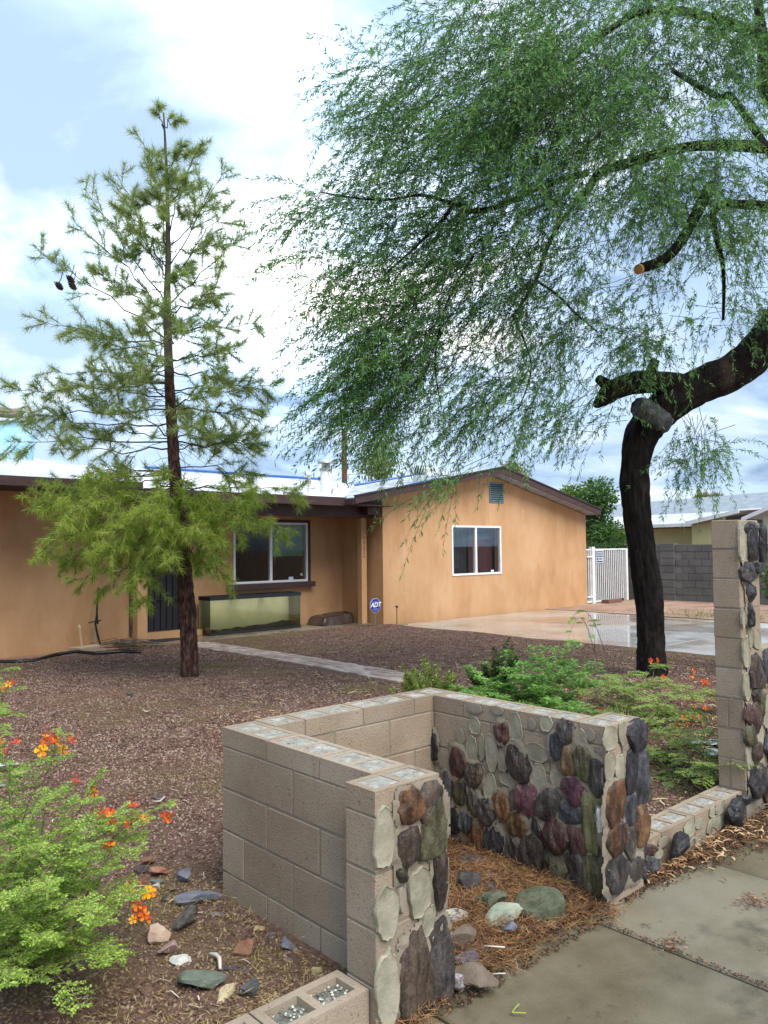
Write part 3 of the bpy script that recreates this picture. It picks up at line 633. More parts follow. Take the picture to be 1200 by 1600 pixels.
def facing(parent, plane, c, u, v, hu, hv, key, tilt=0, depth=None, seed=[0], label=None):
    """A stone set in a wall plane ('x' or 'y' = c), measured in the photograph at (u,v) with half-size (hu,hv)."""
    seed[0] += 1; r = random.Random(seed[0]*13+5)
    g = (lambda a, b: gx(a, b, c)) if plane == 'x' else (lambda a, b: gy(a, b, c))
    P = g(u, v); W = np.linalg.norm(g(u+hu, v)-g(u-hu, v))/2; H = abs(g(u, v-hv)[2]-g(u, v+hv)[2])/2; W *= 1.0 if key in ('cream', 'ghost') else 1.19; H *= 1.0 if key in ('cream', 'ghost') else 1.10
    sv = V(0, -1, 0) if plane == 'x' else V(1, 0, 0); n = V(-1, 0, 0) if plane == 'x' else V(0, -1, 0); up = V(0, 0, 1)
    ghost = key == 'ghost'; cream = key == 'cream'; m = GHOST if ghost else STN[key]
    d = depth or (.002 if ghost else .0045 if cream else min(.030, .20*min(W, H)+.009)*r.uniform(.85, 1.25))
    ns = 26; ex = r.uniform(2.2, 3.0) if (ghost or cream) else r.uniform(2.4, 4.0); ph = r.uniform(0, 9); ta = r.uniform(-.25, .25); tb = r.uniform(-.22, .22)
    rings = [(1.0, -.4), (1.03, .25), (1.015, .68), (.965, .93), (.87, 1.0), (.68, 1.01), (.5, 1.01), (.32, 1.01), (.15, 1.0)] if not (ghost or cream) else [(1.04, -.6), (1.04, .2), (1.0, .9), (.95, .55), (.8, .42), (.6, .5), (.45, .5), (.3, .55), (.15, .55)]
    if ghost: rings = [(1.0, -.6), (1.0, .5), (.9, .9), (.6, 1), (.3, 1), (.2, 1), (.15, 1), (.1, 1), (.05, 1)]
    ct, st = math.cos(math.radians(tilt)), math.sin(math.radians(tilt)); vs = []
    fx, fy = r.uniform(-.3, .3), r.uniform(-.18, .18); nc = 12 if cream else r.choice((7, 8, 9)); cor = []; tall = H > 1.9*W
    if tall and not (ghost or cream): nc = 9; ex = 5; ta *= .4; tb *= .4
    for i in range(nc):
        th = 2*math.pi*(i+r.uniform(-.3, .3))/nc+.4; cx, sy = math.cos(th), math.sin(th); q = (abs(cx)**ex+abs(sy)**ex)**(-1/ex)*(r.uniform(.96, 1.05) if tall else r.uniform(.91, 1.07)); cor.append((th, cx*q, sy*q))
    def outline(th):
        if ghost: return math.cos(th), math.sin(th)
        for i in range(nc):
            t0, x0, y0 = cor[i]; t1, x1, y1 = cor[(i+1) % nc]; t1 += 2*math.pi if i == nc-1 else 0; q = th if th >= t0 else th+2*math.pi
            if t0 <= q <= t1:                            # point where the ray meets this side of the polygon
                dx, dy = math.cos(th), math.sin(th); ex_, ey_ = x1-x0, y1-y0; den = dx*ey_-dy*ex_
                k = (x0*ey_-y0*ex_)/den; return dx*k, dy*k
        return math.cos(th), math.sin(th)
    cuts = [(math.cos(t_), math.sin(t_), r.uniform(.15, .6), r.uniform(.5, 1.3)) for t_ in [r.uniform(0, 6.28) for _ in range(3)]]
    for k, (s, h) in enumerate(rings):
        for i in range(ns):
            th = 2*math.pi*i/ns; ox, oy = outline(th); cx, sy = math.cos(th), math.sin(th); rad = .85+.15/max(.7, 1)
            rad *= 1+(.16 if cream else .09)*mnoise.noise(Vector((cx*3.2+ph, sy*3.2, 3)))+.07*mnoise.noise(Vector((cx*12+ph, sy*12, 5)))
            a, b = ox*rad*s, oy*rad*s
            a2, b2 = a*W*(1+ta*b)+tb*b*W*.5, b*H
            drop = sum(max(0, (a*c0+b*c1-c2))*c3 for c0, c1, c2, c3 in cuts)
            st_ = mnoise.noise(Vector((a*2.2+ph, b*.8, 7))); hh = h*d*(1 if ghost else max(.35, 1+(fx*a+fy*b-drop+.4*round(st_*4)/4+.2*mnoise.noise(Vector((a*7+ph, b*2.4, 1))))*(.4 if cream else 1)*(1 if h > .3 else 0)))
            p = P+sv*(a2*ct-b2*st)+up*(a2*st+b2*ct)+n*hh; vs.append(p)
    vs.append(P+n*d*rings[-1][1]*.99)
    fs = [(k*ns+i, k*ns+(i+1) % ns, (k+1)*ns+(i+1) % ns, (k+1)*ns+i) for k in range(len(rings)-1) for i in range(ns)]
    last = (len(rings)-1)*ns; fs += [(last+i, last+(i+1) % ns, len(vs)-1) for i in range(ns)]
    mb = MB(); mb.add(vs, fs); o = mb.build('mortar_imprint' if (ghost or cream) else 'stone', m, parent, smooth=True, origin=P, sharp=34)
    BEDS.setdefault((parent.name, plane, round(c, 3)), []).append((P, W, H, ct, st, sv, n, ghost or cream))
    if label: o['label'] = label
    return o
def cap_block(parent, a, b, depth=.0045, fill=None, gap=.008, cells=2, bed=.028):
    a, b = np.minimum(a, b).astype(float)+gap/2, np.maximum(a, b).astype(float)-gap/2; ce = (a+b)/2
    mb = MB(); zb = b[2]-depth; mb.box(a, (b[0], b[1], zb))
    ax = 0 if (b[0]-a[0]) > (b[1]-a[1]) else 1; ot = 1-ax; w = bed
    def rim(l0, l1, o0, o1):
        p0, p1 = [0, 0, zb+1e-4], [0, 0, b[2]]; p0[ax], p1[ax], p0[ot], p1[ot] = l0, l1, o0, o1; mb.box(p0, p1)
    rim(a[ax], b[ax], a[ot], a[ot]+w); rim(a[ax], b[ax], b[ot]-w, b[ot])
    L0, L1 = a[ax]+w, b[ax]-w; seg = (L1-L0-w*(cells-1))/cells
    rim(a[ax], L0, a[ot]+w, b[ot]-w); rim(L1, b[ax], a[ot]+w, b[ot]-w)
    for k in range(1, cells): rim(L0+k*seg+(k-1)*w, L0+k*(seg+w), a[ot]+w, b[ot]-w)
    o = mb.build('block', CMU, parent, origin=ce)
    fm = MB()
    for k in range(cells):
        l0 = L0+k*(seg+w); l1 = l0+seg; o0, o1 = a[ot]+w, b[ot]-w; N_ = 9; vs = []
        sd = random.uniform(0, 99)
        for i in range(N_+1):
            for j in range(N_+1):
                l = l0+(l1-l0)*i/N_; q = o0+(o1-o0)*j/N_; e = min(i, j, N_-i, N_-j)
                z = zb+.0015+(0 if e == 0 else min(depth*.9, .006)*(.75+.9*mnoise.noise(Vector((l*28, q*28, sd)))))
                p = [0, 0, z]; p[ax], p[ot] = l, q; vs.append(p)
        fm.add(vs, [(i*(N_+1)+j, (i+1)*(N_+1)+j, (i+1)*(N_+1)+j+1, i*(N_+1)+j+1) for i in range(N_) for j in range(N_)])
    fm.build('grout_fill', fill or GROUT, o, smooth=True)
    return o
ZT = .85; ZC = [.85, .755, .555, .355, .155, -.06]
gw = thing('garden_wall', (2.7, 2.7, 0), 'low U-shaped block wall with stone faced pillars around the straw filled alcove', 'wall')
def build_garden_wall():
    # cores of mortar a little inside the block faces
    mb = MB(); e = .0066
    mb.box((1.865+e, 2.10+e, -.1), (2.205-e, 2.275-e, ZT-.012)); mb.box((2.005+e, 2.275-e, -.1), (2.2-e, 3.39-e, ZT-.012)); mb.box((2.2-e, 3.215+e, -.1), (3.5-e, 3.41-e, ZT-.012))
    mb.box((3.32+e, 2.24, -.1), (3.5-e, 3.215+e, ZT-.012)); mb.box((3.32+e, 2.06+e, -.1), (3.64-e, 2.245, ZT-.012)); mb.build('mortar', MORTAR, gw)
    # near pillar
    cap_block(gw, (1.865, 2.10, ZC[1]), (2.205, 2.275, ZC[0]))
    for i in range(1, 5): block(gw, (1.865, 2.10, ZC[i+1]), (2.205, 2.275, ZC[i]), CMU, jitter=.0008)
    # left wall, outer face along y
    for y0, y1 in ((3.0, 3.39), (2.61, 3.0), (2.277, 2.61)): cap_block(gw, (2.005, y0, ZC[1]), (2.2, y1, ZC[0]))
    for i, js in ((1, (3.39, 2.80, 2.41, 2.277)), (2, (3.39, 3.0, 2.61, 2.277)), (3, (3.39, 3.195, 2.80, 2.41, 2.277)), (4, (3.39, 3.0, 2.61, 2.277))):
        for a, b in zip(js[:-1], js[1:]): block(gw, (2.005, b, ZC[i+1]), (2.2, a, ZC[i]), CMU, jitter=.0008)
    # back wall along x
    for i in range(5):
        js = (2.202, 2.39, 2.78, 3.17, 3.5) if i % 2 == 0 else (2.202, 2.585, 2.975, 3.318, 3.5)
        for a, b in zip(js[:-1], js[1:]):
            if i == 0: cap_block(gw, (a, 3.215, ZC[1]), (b, 3.41, ZC[0]), cells=1 if b-a < .25 else 2)
            else: block(gw, (a, 3.215, ZC[i+1]), (b, 3.41, ZC[i]), CMU, jitter=.0008)
    # right wall along y and the far pillar
    for i in range(5):
        js = (3.213, 2.98, 2.59, 2.247) if i % 2 == 0 else (3.213, 2.785, 2.395, 2.247)
        for a, b in zip(js[:-1], js[1:]):
            if i == 0: cap_block(gw, (3.32, b, ZC[1]), (3.5, a, ZC[0]), cells=1 if a-b < .25 else 2)
            else: block(gw, (3.32, b, ZC[i+1]), (3.5, a, ZC[i]), CMU, jitter=.0008)
    cap_block(gw, (3.32, 2.06, ZC[1]), (3.64, 2.245, ZC[0]))
    for i in range(1, 5): block(gw, (3.32, 2.06, ZC[i+1]), (3.64, 2.245, ZC[i]), CMU, jitter=.0008)
    # stones on the inner face of the right wall (plane x = 3.32)
    k = 3.0; U, Vv = 620, 1040
    for a in ((171, 372, 18, 65, 'black', 0), (363, 200, 35, 25, 'ghost', 0), (468, 210, 32, 22, 'ghost', 0), (297, 330, 20, 40, 'ghost', 0), (632, 275, 20, 27, 'ghost', 0), (905, 322, 24, 30, 'ghost', 0), (225, 445, 32, 48, 'ghost', 0),
              (365, 282, 25, 38, 'cream', 0), (350, 395, 26, 66, 'cream', 0), (398, 385, 12, 60, 'cream', 0), (444, 412, 28, 86, 'cream', 0), (500, 440, 25, 55, 'cream', 5), (556, 290, 31, 68, 'cream', 0), (700, 272, 27, 38, 'cream', 0), (660, 410, 54, 45, 'cream', 0), (870, 335, 20, 40, 'cream', 10), (663, 525, 38, 66, 'cream', 12), (755, 522, 36, 46, 'cream', 20), (520, 535, 38, 30, 'cream', 0), (437, 570, 29, 60, 'cream', 0),
              (497, 325, 29, 58, 'red', 0), (798, 315, 34, 56, 'dark', 0), (745, 380, 29, 60, 'blue', -6), (805, 450, 38, 66, 'ochre', 8), (877, 455, 37, 76, 'olive', 0), (570, 455, 44, 86, 'brown', 24), (290, 455, 36, 70, 'red', 12), (362, 510, 36, 52, 'brown', 0),
              (234, 575, 22, 76, 'blue', 0), (290, 590, 34, 64, 'olive', 0), (358, 642, 30, 72, 'grey', 10), (425, 685, 37, 58, 'dark', 12), (495, 650, 36, 62, 'rust', 0), (550, 628, 19, 50, 'grey', 0), (610, 625, 43, 76, 'rose', 8), (715, 652, 46, 82, 'dark', -28), (835, 588, 45, 62, 'rose', 0), (815, 690, 58, 46, 'blue', 22),
              (262, 722, 32, 66, 'black', 6), (325, 722, 27, 52, 'blue', 0), (563, 740, 43, 58, 'ochre', 0), (658, 785, 24, 76, 'dark', 22), (750, 795, 54, 84, 'red', 14), (845, 820, 42, 72, 'red', 0), (378, 810, 40, 84, 'rust', 8), (455, 825, 41, 88, 'black', -6), (285, 822, 50, 38, 'dark', 0), (545, 868, 38, 72, 'grey', 14), (640, 880, 50, 88, 'brown', 14), (740, 935, 54, 70, 'olive', 0), (838, 968, 42, 84, 'dark', 0), (592, 770, 12, 30, 'cream', 0), (730, 712, 16, 16, 'rose', 0), (585, 708, 14, 12, 'grey', 0), (230, 660, 20, 20, 'grey', 0), (500, 905, 22, 40, 'dark', 0), (590, 945, 18, 22, 'dark', 0), (795, 900, 12, 28, 'grey', 0),
              (938, 528, 30, 82, 'dark', -4), (915, 735, 40, 128, 'green', 0), (925, 985, 49, 122, 'olive', 0)):
        facing(gw, 'x', 3.3165, U+a[0]/k, Vv+a[1]/k, a[2]/k, a[3]/k, a[4], a[5])
    facing(gw, 'x', 3.293, U+956/k, Vv+752/k, 14/k, 74/k, 'white', 2, .012)
    # stones on the front of the far pillar (plane y = 2.06)
    for a in ((1000, 335, 31, 58, 'cream', 0), (1060, 320, 18, 57, 'cream', 4), (1117, 322, 40, 68, 'black', 4), (998, 470, 23, 66, 'cream', 0), (1048, 480, 25, 66, 'cream', -6), (1092, 500, 22, 100, 'black', 0), (1137, 520, 26, 120, 'blue', 0), (1020, 655, 39, 104, 'rust', 0), (1090, 682, 27, 76, 'blue', 0), (1022, 815, 39, 80, 'rust', -4), (1022, 975, 39, 92, 'dark', 0), (1087, 832, 27, 74, 'grey', 0), (1142, 745, 28, 95, 'rust', 0), (1110, 955, 40, 60, 'dark', 0)):
        facing(gw, 'y', 2.0565, U+a[0]/k, Vv+a[1]/k, a[2]/k, a[3]/k, a[4], a[5])
    # stones on the front of the near pillar (plane y = 2.10)
    k = 3.81; U, Vv = 480, 1180
    for a in ((457, 480, 54, 186, 'cream', 0), (475, 938, 64, 168, 'cream', 0), (668, 815, 64, 155, 'cream', -3), (717, 985, 34, 92, 'cream', -8), (480, 1395, 64, 222, 'cream', 0), (560, 860, 22, 80, 'ghost', 0),
              (605, 292, 58, 108, 'rust', 10), (718, 285, 66, 118, 'brown', -8), (748, 425, 72, 168, 'olive', -8), (597, 542, 58, 112, 'brown', 0), (560, 708, 30, 46, 'olive', 0), (788, 735, 36, 162, 'brown', 0), (640, 1325, 76, 256, 'brown', 0), (782, 1240, 54, 250, 'dark', 0)):
        facing(gw, 'y', 2.0965, U+a[0]/k, Vv+a[1]/k, a[2]/k, a[3]/k, a[4], a[5], depth=.025 if a[4] not in ('cream', 'ghost') else .011)
build_garden_wall()
GRAVELFILL = mat('wet_gravel_fill', [(.07, .08, .065), (.17, .18, .15), (.34, .35, .31)], 60, .25, 1.0, 50, bdist=.02, spec=.5)
lwl = thing('low_wall', (.6, 2.2, 0), 'single course of hollow blocks running left from the near pillar, cells filled with wet gravel', 'wall')
def build_lowwall_left():
    MB().box((-1.0, 2.14, -.1), (1.86, 2.305, .11)).build('mortar', MORTAR, lwl)
    xs = [1.862, 1.47, 1.08, .69, .3, -.09, -.48, -.87]
    for a, b in zip(xs[:-1], xs[1:]):
        o = cap_block(lwl, (b, 2.13, -.06), (a, 2.315, .155), depth=.03, fill=GRAVELFILL, bed=.034)
        st = MB(); 
        for q in range(70):
            p = V(random.uniform(b+.045, a-.045), random.uniform(2.175, 2.27), .131+random.uniform(0, .006))
            if abs(p[0]-(a+b)/2) < .03: continue
            rr = random.uniform(.004, .009); m2 = [p+V(rr, 0, 0), p+V(0, rr*.8, 0), p-V(rr*.9, 0, 0), p-V(0, rr, 0), p+V(0, 0, rr*.8)]
            st.add(m2, [(0, 1, 4), (1, 2, 4), (2, 3, 4), (3, 0, 4)])
        tag(st.build('gravel', mat('pale_gravel', [(.12, .13, .11), (.30, .31, .27), (.5, .5, .45)], 3, .3, 0, island=.9) if 'pale_gravel' not in bpy.data.materials else bpy.data.materials['pale_gravel'], o), kind='stuff')
build_lowwall_left()
lwr = thing('low_wall', (4.3, 2.2, 0), 'single course of hollow blocks between the far pillar and the tall column, boulders at its foot', 'wall')
def build_lowwall_right():
    MB().box((3.645, 2.18, -.1), (5.2, 2.335, .10)).build('mortar', MORTAR, lwr)
    for a, b in ((3.645, 4.03), (4.03, 4.42), (4.42, 4.81), (4.81, 5.2)): cap_block(lwr, (a, 2.17, -.06), (b, 2.345, .145), depth=.008, bed=.028)
    k = 4.615; U, Vv = 940, 1220
    for a in ((635, 350, 38, 55, 'cream'), (705, 310, 30, 35, 'cream'), (822, 312, 56, 58, 'cream'), (680, 452, 55, 50, 'cream'), (850, 205, 25, 38, 'cream'), (800, 225, 20, 34, 'cream'), (450, 440, 40, 40, 'ghost')):
        facing(lwr, 'y', 2.1665, U+a[0]/k, Vv+a[1]/k, a[2]/k, a[3]/k, a[4], 0)
    BO = mat('black_boulder', [(.012, .012, .014), (.028, .028, .032), (.06, .058, .06)], 9, .4, 1.0, 26, bdist=.02, spec=.5)
    for u, v, sx, sy, sz, rz, sd in ((1153, 1285, .105, .085, .12, .3, 3), (1063, 1335, .075, .07, .125, .8, 8), (1022, 1352, .075, .06, .05, .2, 13), (985, 1368, .12, .06, .075, -.15, 21), (1168, 1250, .06, .05, .06, 0, 31)):
        p = gy(u, v, 2.10); o = rock('boulder', (p[0], p[1]+.01, max(-.01, p[2]-sz*.75)), (sx, sy, sz), rz, BO, sd, lwr, (random.uniform(-.2, .2), .1), 9, .2)
    for a in ((310, 505, 60, 44, 'red'), (232, 600, 60, 50, 'grey'), (410, 520, 30, 40, 'cream')): facing(lwr, 'y', 2.155, U+a[0]/k, Vv+a[1]/k, a[2]/k, a[3]/k, a[4], 0)
build_lowwall_right()
col = thing('column', (5.2, 2.23, 0), 'tall square block column with dark stones on its sidewalk face', 'column')
def build_column():
    x0, x1, y0, y1 = 5.06, 5.375, 2.14, 2.325; zs = [.145+.1928*i for i in range(10)]; e = .0066
    MB().box((x0+e, y0+e, -.1), (x1-e, y1-e, zs[-1]-.012)).build('mortar', plain('column_joint', (.20, .175, .14), .95), col)
    for i in range(9):
        if i in (0, 2):
            for a, b in ((y0, y0+.105), (y0+.105, y1)): block(col, (x0, a, zs[i]), (x1, b, zs[i+1]), CMU, jitter=.0008)
        else: block(col, (x0, y0, zs[i]), (x1, y1, zs[i+1]), CMU, jitter=.0012)
    k = 3.48; U, Vv = 1100, 800
    for a in ((205, 160, 17, 104, 'cream'), (250, 85, 30, 30, 'black'), (258, 165, 28, 92, 'black'), (312, 172, 17, 94, 'black'), (228, 325, 28, 52, 'dark'), (279, 305, 20, 32, 'black'), (244, 438, 16, 54, 'black'), (243, 560, 10, 58, 'black'), (213, 580, 12, 50, 'cream'), (285, 690, 18, 58, 'cream'), (250, 680, 12, 60, 'cream'), (226, 760, 18, 88, 'cream'), (232, 955, 18, 78, 'cream'),
              (280, 862, 32, 96, 'brown'), (272, 985, 18, 34, 'brown'), (236, 1095, 14, 50, 'red'), (275, 1115, 22, 94, 'red'), (240, 1210, 14, 60, 'olive'), (300, 1215, 18, 66, 'cream'), (276, 1315, 20, 58, 'brown'), (242, 1335, 12, 66, 'cream'), (288, 1455, 38, 84, 'dark'), (302, 1060, 14, 80, 'olive')):
        facing(col, 'y', 2.1365, U+a[0]/k, Vv+a[1]/k, a[2]/k, a[3]/k, a[4], 0, depth=.034 if a[4] != 'cream' else .01)
build_column()
rw = thing('stone_wall', (6.3, 2.25, 0), 'stone faced wall continuing to the right of the tall column', 'wall')
def build_rightwall():
    x0 = 5.385; MB().box((x0, 2.15, -.1), (8.2, 2.32, .98)).build('mortar', MORTAR, rw)
    for i in range(5):
        x = x0+(0 if i % 2 else -.195)
        while x < 8: block(rw, (max(x0, x), 2.14, .0+i*.2), (x+.39, 2.325, .2+i*.2), CMU); x += .39
    r = random.Random(4)
    for row in range(4):
        for j in range(7):
            x = x0+.07+j*.17+(.06 if row % 2 else 0); z = .13+row*.245+r.uniform(-.03, .03); key = r.choice(['brown', 'blue', 'grey', 'olive', 'dark', 'cream', 'rust'])
            c = CR@(V(x, 2.137, z)-O), CU@(V(x, 2.137, z)-O), CF@(V(x, 2.137, z)-O); u, v = 600+F*c[0]/c[2], 800-F*c[1]/c[2]
            facing(rw, 'y', 2.1365, u, v, 13, 26, key, r.uniform(-6, 6))
build_rightwall()
mortar_beds()
# ------------------------------------------------------------------ loose rocks
RK = lambda n, cols, **k: mat(n, cols, 9, k.pop('rough', .6), .7, 30, bdist=.012, **k)
RM = {'blue': RK('rock_blue', [(.075, .08, .11), (.13, .135, .17), (.19, .195, .23)], rough=.45), 'strip': mat('rock_striped', [(.03, .028, .028), (.085, .078, .072), (.15, .14, .125)], 9, .5, .9, 16, stretch=(1, 5, 6), bdist=.015),
      'pink': RK('rock_cream_pink', [(.36, .25, .185), (.46, .34, .26), (.55, .44, .36)]), 'rosy': RK('rock_rosy', [(.20, .12, .115), (.29, .19, .18), (.36, .26, .25)]), 'pale': RK('rock_pale_grey', [(.32, .32, .29), (.42, .42, .39), (.52, .52, .49)]),
      'green': RK('rock_green', [(.065, .085, .065), (.115, .14, .11), (.17, .19, .155)], rough=.4), 'cream': RK('rock_cream', [(.42, .34, .20), (.52, .45, .29), (.60, .54, .40)]), 'char': mat('rock_charcoal', [(.03, .032, .036), (.07, .073, .08), (.13, .135, .14)], 9, .5, .8, 20, stretch=(1, 5, 4), bdist=.012),
      'red': RK('rock_red_brown', [(.12, .05, .03), (.20, .095, .06), (.28, .16, .11)]), 'orange': RK('rock_orange', [(.22, .09, .06), (.32, .15, .10), (.38, .21, .16)]), 'tan': RK('rock_tan', [(.24, .18, .10), (.34, .27, .16), (.42, .35, .23)]), 'purple': RK('rock_purple', [(.055, .045, .055), (.10, .08, .09), (.15, .125, .135)]),
      'moss': mat('rock_mossy', [(.045, .052, .03), (.085, .095, .06), (.14, .15, .105)], 12, .7, .9, 60, bdist=.012), 'sage': RK('rock_sage', [(.17, .20, .15), (.25, .29, .225), (.33, .37, .30)], rough=.5), 'brown': RK('rock_brown', [(.075, .055, .04), (.13, .10, .075), (.19, .15, .115)]), 'dark': RK('rock_dark', [(.022, .02, .02), (.05, .046, .045), (.09, .082, .08)])}
def loose(u, v, wpx, flat, key, label, sd, rz=0, tilt=(0, 0), z=.05, asp=.7, sink=.25, planes=8):
    p = gz(u, v, z); D = CF@(p-O); r = wpx/2*D/F*1.2
    sz = r*flat; p = gz(u, v+wpx*.12, z)
    return tag(rock('rock', (p[0], p[1], z-.012), (r, r*asp, sz), rz, RM[key], sd, None, tilt, planes, .13, sink), label, 'rock')
L_AREA = [(309, 1399, 60, .3, 'blue', 'large flat blue grey slab on the gravel, widest of the stones left of the wall', 1, .2), (288, 1371, 26, .7, 'blue', 'small angular blue grey stone just behind the large flat blue slab', 2, .5), (338, 1425, 18, .35, 'blue', 'small flat blue chip in front of the large blue slab', 3, 0), (291, 1441, 42, .75, 'strip', 'dark ridged chunk like charred wood lying on the gravel', 4, .9),
 (249, 1461, 44, .65, 'pink', 'cream pink rounded rock beside the orange flowers', 5, .2), (267, 1482, 36, .6, 'rosy', 'dusty rose rock just in front of the cream pink one', 6, .4), (285, 1498, 38, .4, 'pale', 'pale grey flat sharp edged stone in front of the dusty rose rock', 7, -.2), (318, 1532, 66, .5, 'green', 'large dark green angular rock near the bottom edge', 8, .1), (353, 1551, 42, .5, 'cream', 'smooth cream oblong stone right of the green rock', 9, .7), (389, 1547, 40, .7, 'char', 'charcoal block shaped stone right of the smooth cream one', 10, .9),
 (380, 1486, 40, .75, 'red', 'red brown lumpy rock in the middle of the stones', 11, .4), (449, 1479, 28, .75, 'blue', 'shiny faceted blue stone nearest the block wall', 12, 0), (425, 1461, 20, .6, 'purple', 'small purple grey stone beside the tan pebble', 13, .3), (405, 1452, 18, .8, 'tan', 'small tan pebble behind the red brown rock', 14, .8), (363, 1511, 30, .35, 'purple', 'thin dark purple slab beneath the red brown rock', 15, .5), (378, 1516, 22, .4, 'char', 'thin dark grey shard leaning by the purple slab', 16, 1.0),
 (494, 1516, 22, .6, 'tan', 'tan stone in the corner where both walls meet', 17, .2), (219, 1357, 24, .6, 'purple', 'dark purple stone beside the bush tips', 18, .2), (234, 1344, 22, .6, 'red', 'dark red stone behind the dark purple one', 19, .7), (251, 1359, 30, .5, 'orange', 'orange red crumbly stone behind the small pale pebble', 20, .3), (243, 1384, 12, .9, 'pale', 'small upright pale pebble beside the orange flowers', 21, .1), (246, 1374, 18, .5, 'green', 'small grey green stone behind the upright pale pebble', 22, 0), (269, 1386, 18, .6, 'brown', 'small brown stone left of the large blue slab', 23, .3), (449, 1498, 14, .5, 'purple', 'tiny grey pebble in front of the faceted blue stone', 24, 0),
 (245, 1244, 16, .6, 'purple', 'lone grey stone on open gravel beside a curled twig', 25, .2), (205, 1083, 12, .7, 'moss', 'lone round grey green stone in the middle of the yard', 26, 0), (289, 1519, 18, .4, 'purple', 'dark flat chip behind the large green rock', 27, .3), (258, 1402, 14, .5, 'dark', 'small dark chip below the small brown stone', 28, .3)]
for a in L_AREA: loose(*a[:7], rz=a[7]-.7)
P_AREA = [(734, 1388, 26, 1.3, 'dark', 'upright dark block in the straw behind the near pillar', 31, .3), (764, 1367, 34, .3, 'purple', 'flat purple slate lying in the straw near the stone facing', 32, -.3), (769, 1390, 26, .5, 'dark', 'low dark stone in front of the flat purple slate', 33, .2), (732, 1342, 36, .3, 'dark', 'dark flat stone at the back of the alcove', 34, -.2), (805, 1369, 18, .5, 'dark', 'small black stone below the rust and black facing stones', 35, 0),
 (719, 1470, 40, .6, 'brown', 'olive brown rock half in straw right of the near pillar', 36, .3), (734, 1494, 44, .3, 'purple', 'long purplish slate shard between two brown stones', 37, .4), (745, 1523, 50, .4, 'brown', 'flat brown oval stone at the straw edge', 38, .0), (708, 1432, 34, .5, 'pale', 'banded grey stone half hidden by the near pillar', 40, .2), (766, 1412, 44, .5, 'moss', 'olive rock tucked behind the sage slab', 41, .2), (795, 1452, 26, .7, 'blue', 'small blue grey stone leaning on the sage slab', 42, .4)]
for a in P_AREA: loose(a[0], a[1], a[2]*1.3, *a[3:7], rz=a[7]-.7, z=.035)
def slab_rocks():
    p = gz(848, 1428, .02); mb = MB(); n = 30; vs = []; R0 = .118
    for s, z in ((.96, -.02), (1.0, .02), (1.0, .05), (.96, .062), (.8, .066), (.5, .067), (.2, .066)):
        for i in range(n):
            th = 2*math.pi*i/n; rr = R0*s*(1+.09*mnoise.noise(Vector((math.cos(th)*1.4, math.sin(th)*1.4, 3)))+.02*mnoise.noise(Vector((math.cos(th)*6, math.sin(th)*6, z*30))))
            vs.append((p[0]+rr*math.cos(th)*1.08, p[1]+.02+rr*math.sin(th)*.92, .022+z+.012*math.cos(th)+.004*mnoise.noise(Vector((rr*30*math.cos(th), rr*30*math.sin(th), 0)))))
    fs = [(k*n+i, k*n+(i+1) % n, (k+1)*n+(i+1) % n, (k+1)*n+i) for k in range(6) for i in range(n)]+[tuple(range(6*n, 7*n))]
    mb.add(vs, fs); tag(mb.build('rock', RM['moss'], None, smooth=True, origin=p, sharp=50), 'round mossy flat topped stone slab in the straw of the alcove', 'rock')
    p = gz(784, 1445, .03); m2 = rock_mb((.150, .075, .026), 44, 3, 10, .1); o = m2.build('rock', RM['sage'], None, smooth=True, sharp=28); o.location = (p[0]-.0, p[1]+.02, .075); o.rotation_euler = (.62, -.22, -.1)
    tag(o, 'angular sage green slab tilted against the round mossy stone', 'rock')
    p = gz(716, 1545, .01); m2 = rock_mb((.055, .028, .03), 47, 3, 6, .1); o = m2.build('rock', mat('white_purple_rock', [(.20, .19, .20), (.30, .29, .29), (.40, .39, .39)], 8, .5, .5, 30, spots=[((.10, .07, .09), 14, .52, .6, (1, 1, 3), .8)]), None, smooth=True, sharp=30); o.location = (p[0], p[1], .035); o.rotation_euler = (0, .35, -.5)
    tag(o, 'white and purple stone leaning by the foot of the near pillar', 'rock')
    # flagstones behind the right low wall
    for k, (u, v, w, a, lab) in enumerate(((1085, 1158, 34, .5, 'wet pale flagstone furthest left in the stack behind the low wall'), (1112, 1163, 34, .2, 'wet pale flagstone against the tall column'), (1108, 1178, 36, .6, 'broad pale flagstone lying in front of the others by the column'), (1078, 1166, 26, .1, 'narrow pale flagstone under the fern tips'))):
        p = gz(u, v, .05); D = CF@(p-O); r = w/2*D/F*1.3; m2 = rock_mb((r*1.5, r*.9, .016), 60+k, 3, 8, .06); o = m2.build('flagstone', ROOFW if False else bpy.data.materials.get('flag') or mat('flag', [(.34, .36, .36), (.46, .48, .48), (.56, .58, .58)], 6, .2, .4, 30, spec=.5), None, smooth=True, sharp=30)
        o.location = (p[0], p[1], .055+.012*k); o.rotation_euler = (0, .06, a); tag(o, lab, 'flagstone')
    for k, (u, v, w, a, key, lab) in enumerate(((8, 1203, 40, .2, 'pale', 'pale flat stone uppermost of the pile at the left edge'), (30, 1210, 36, .9, 'tan', 'tan flat stone in the pile at the left edge behind the bush'), (2, 1226, 40, .4, 'sage', 'grey green flat stone lowest of the pile at the left edge'))):
        p = gz(u, v, .06); D = CF@(p-O); r = w/2*D/F*1.2; o = rock_mb((r, r*.6, .02), 70+k, 3, 8, .08).build('rock', RM[key], None, smooth=True, sharp=30); o.location = (p[0], p[1], .10-.02*k); o.rotation_euler = (.1, .1, a); tag(o, lab, 'rock')
slab_rocks()

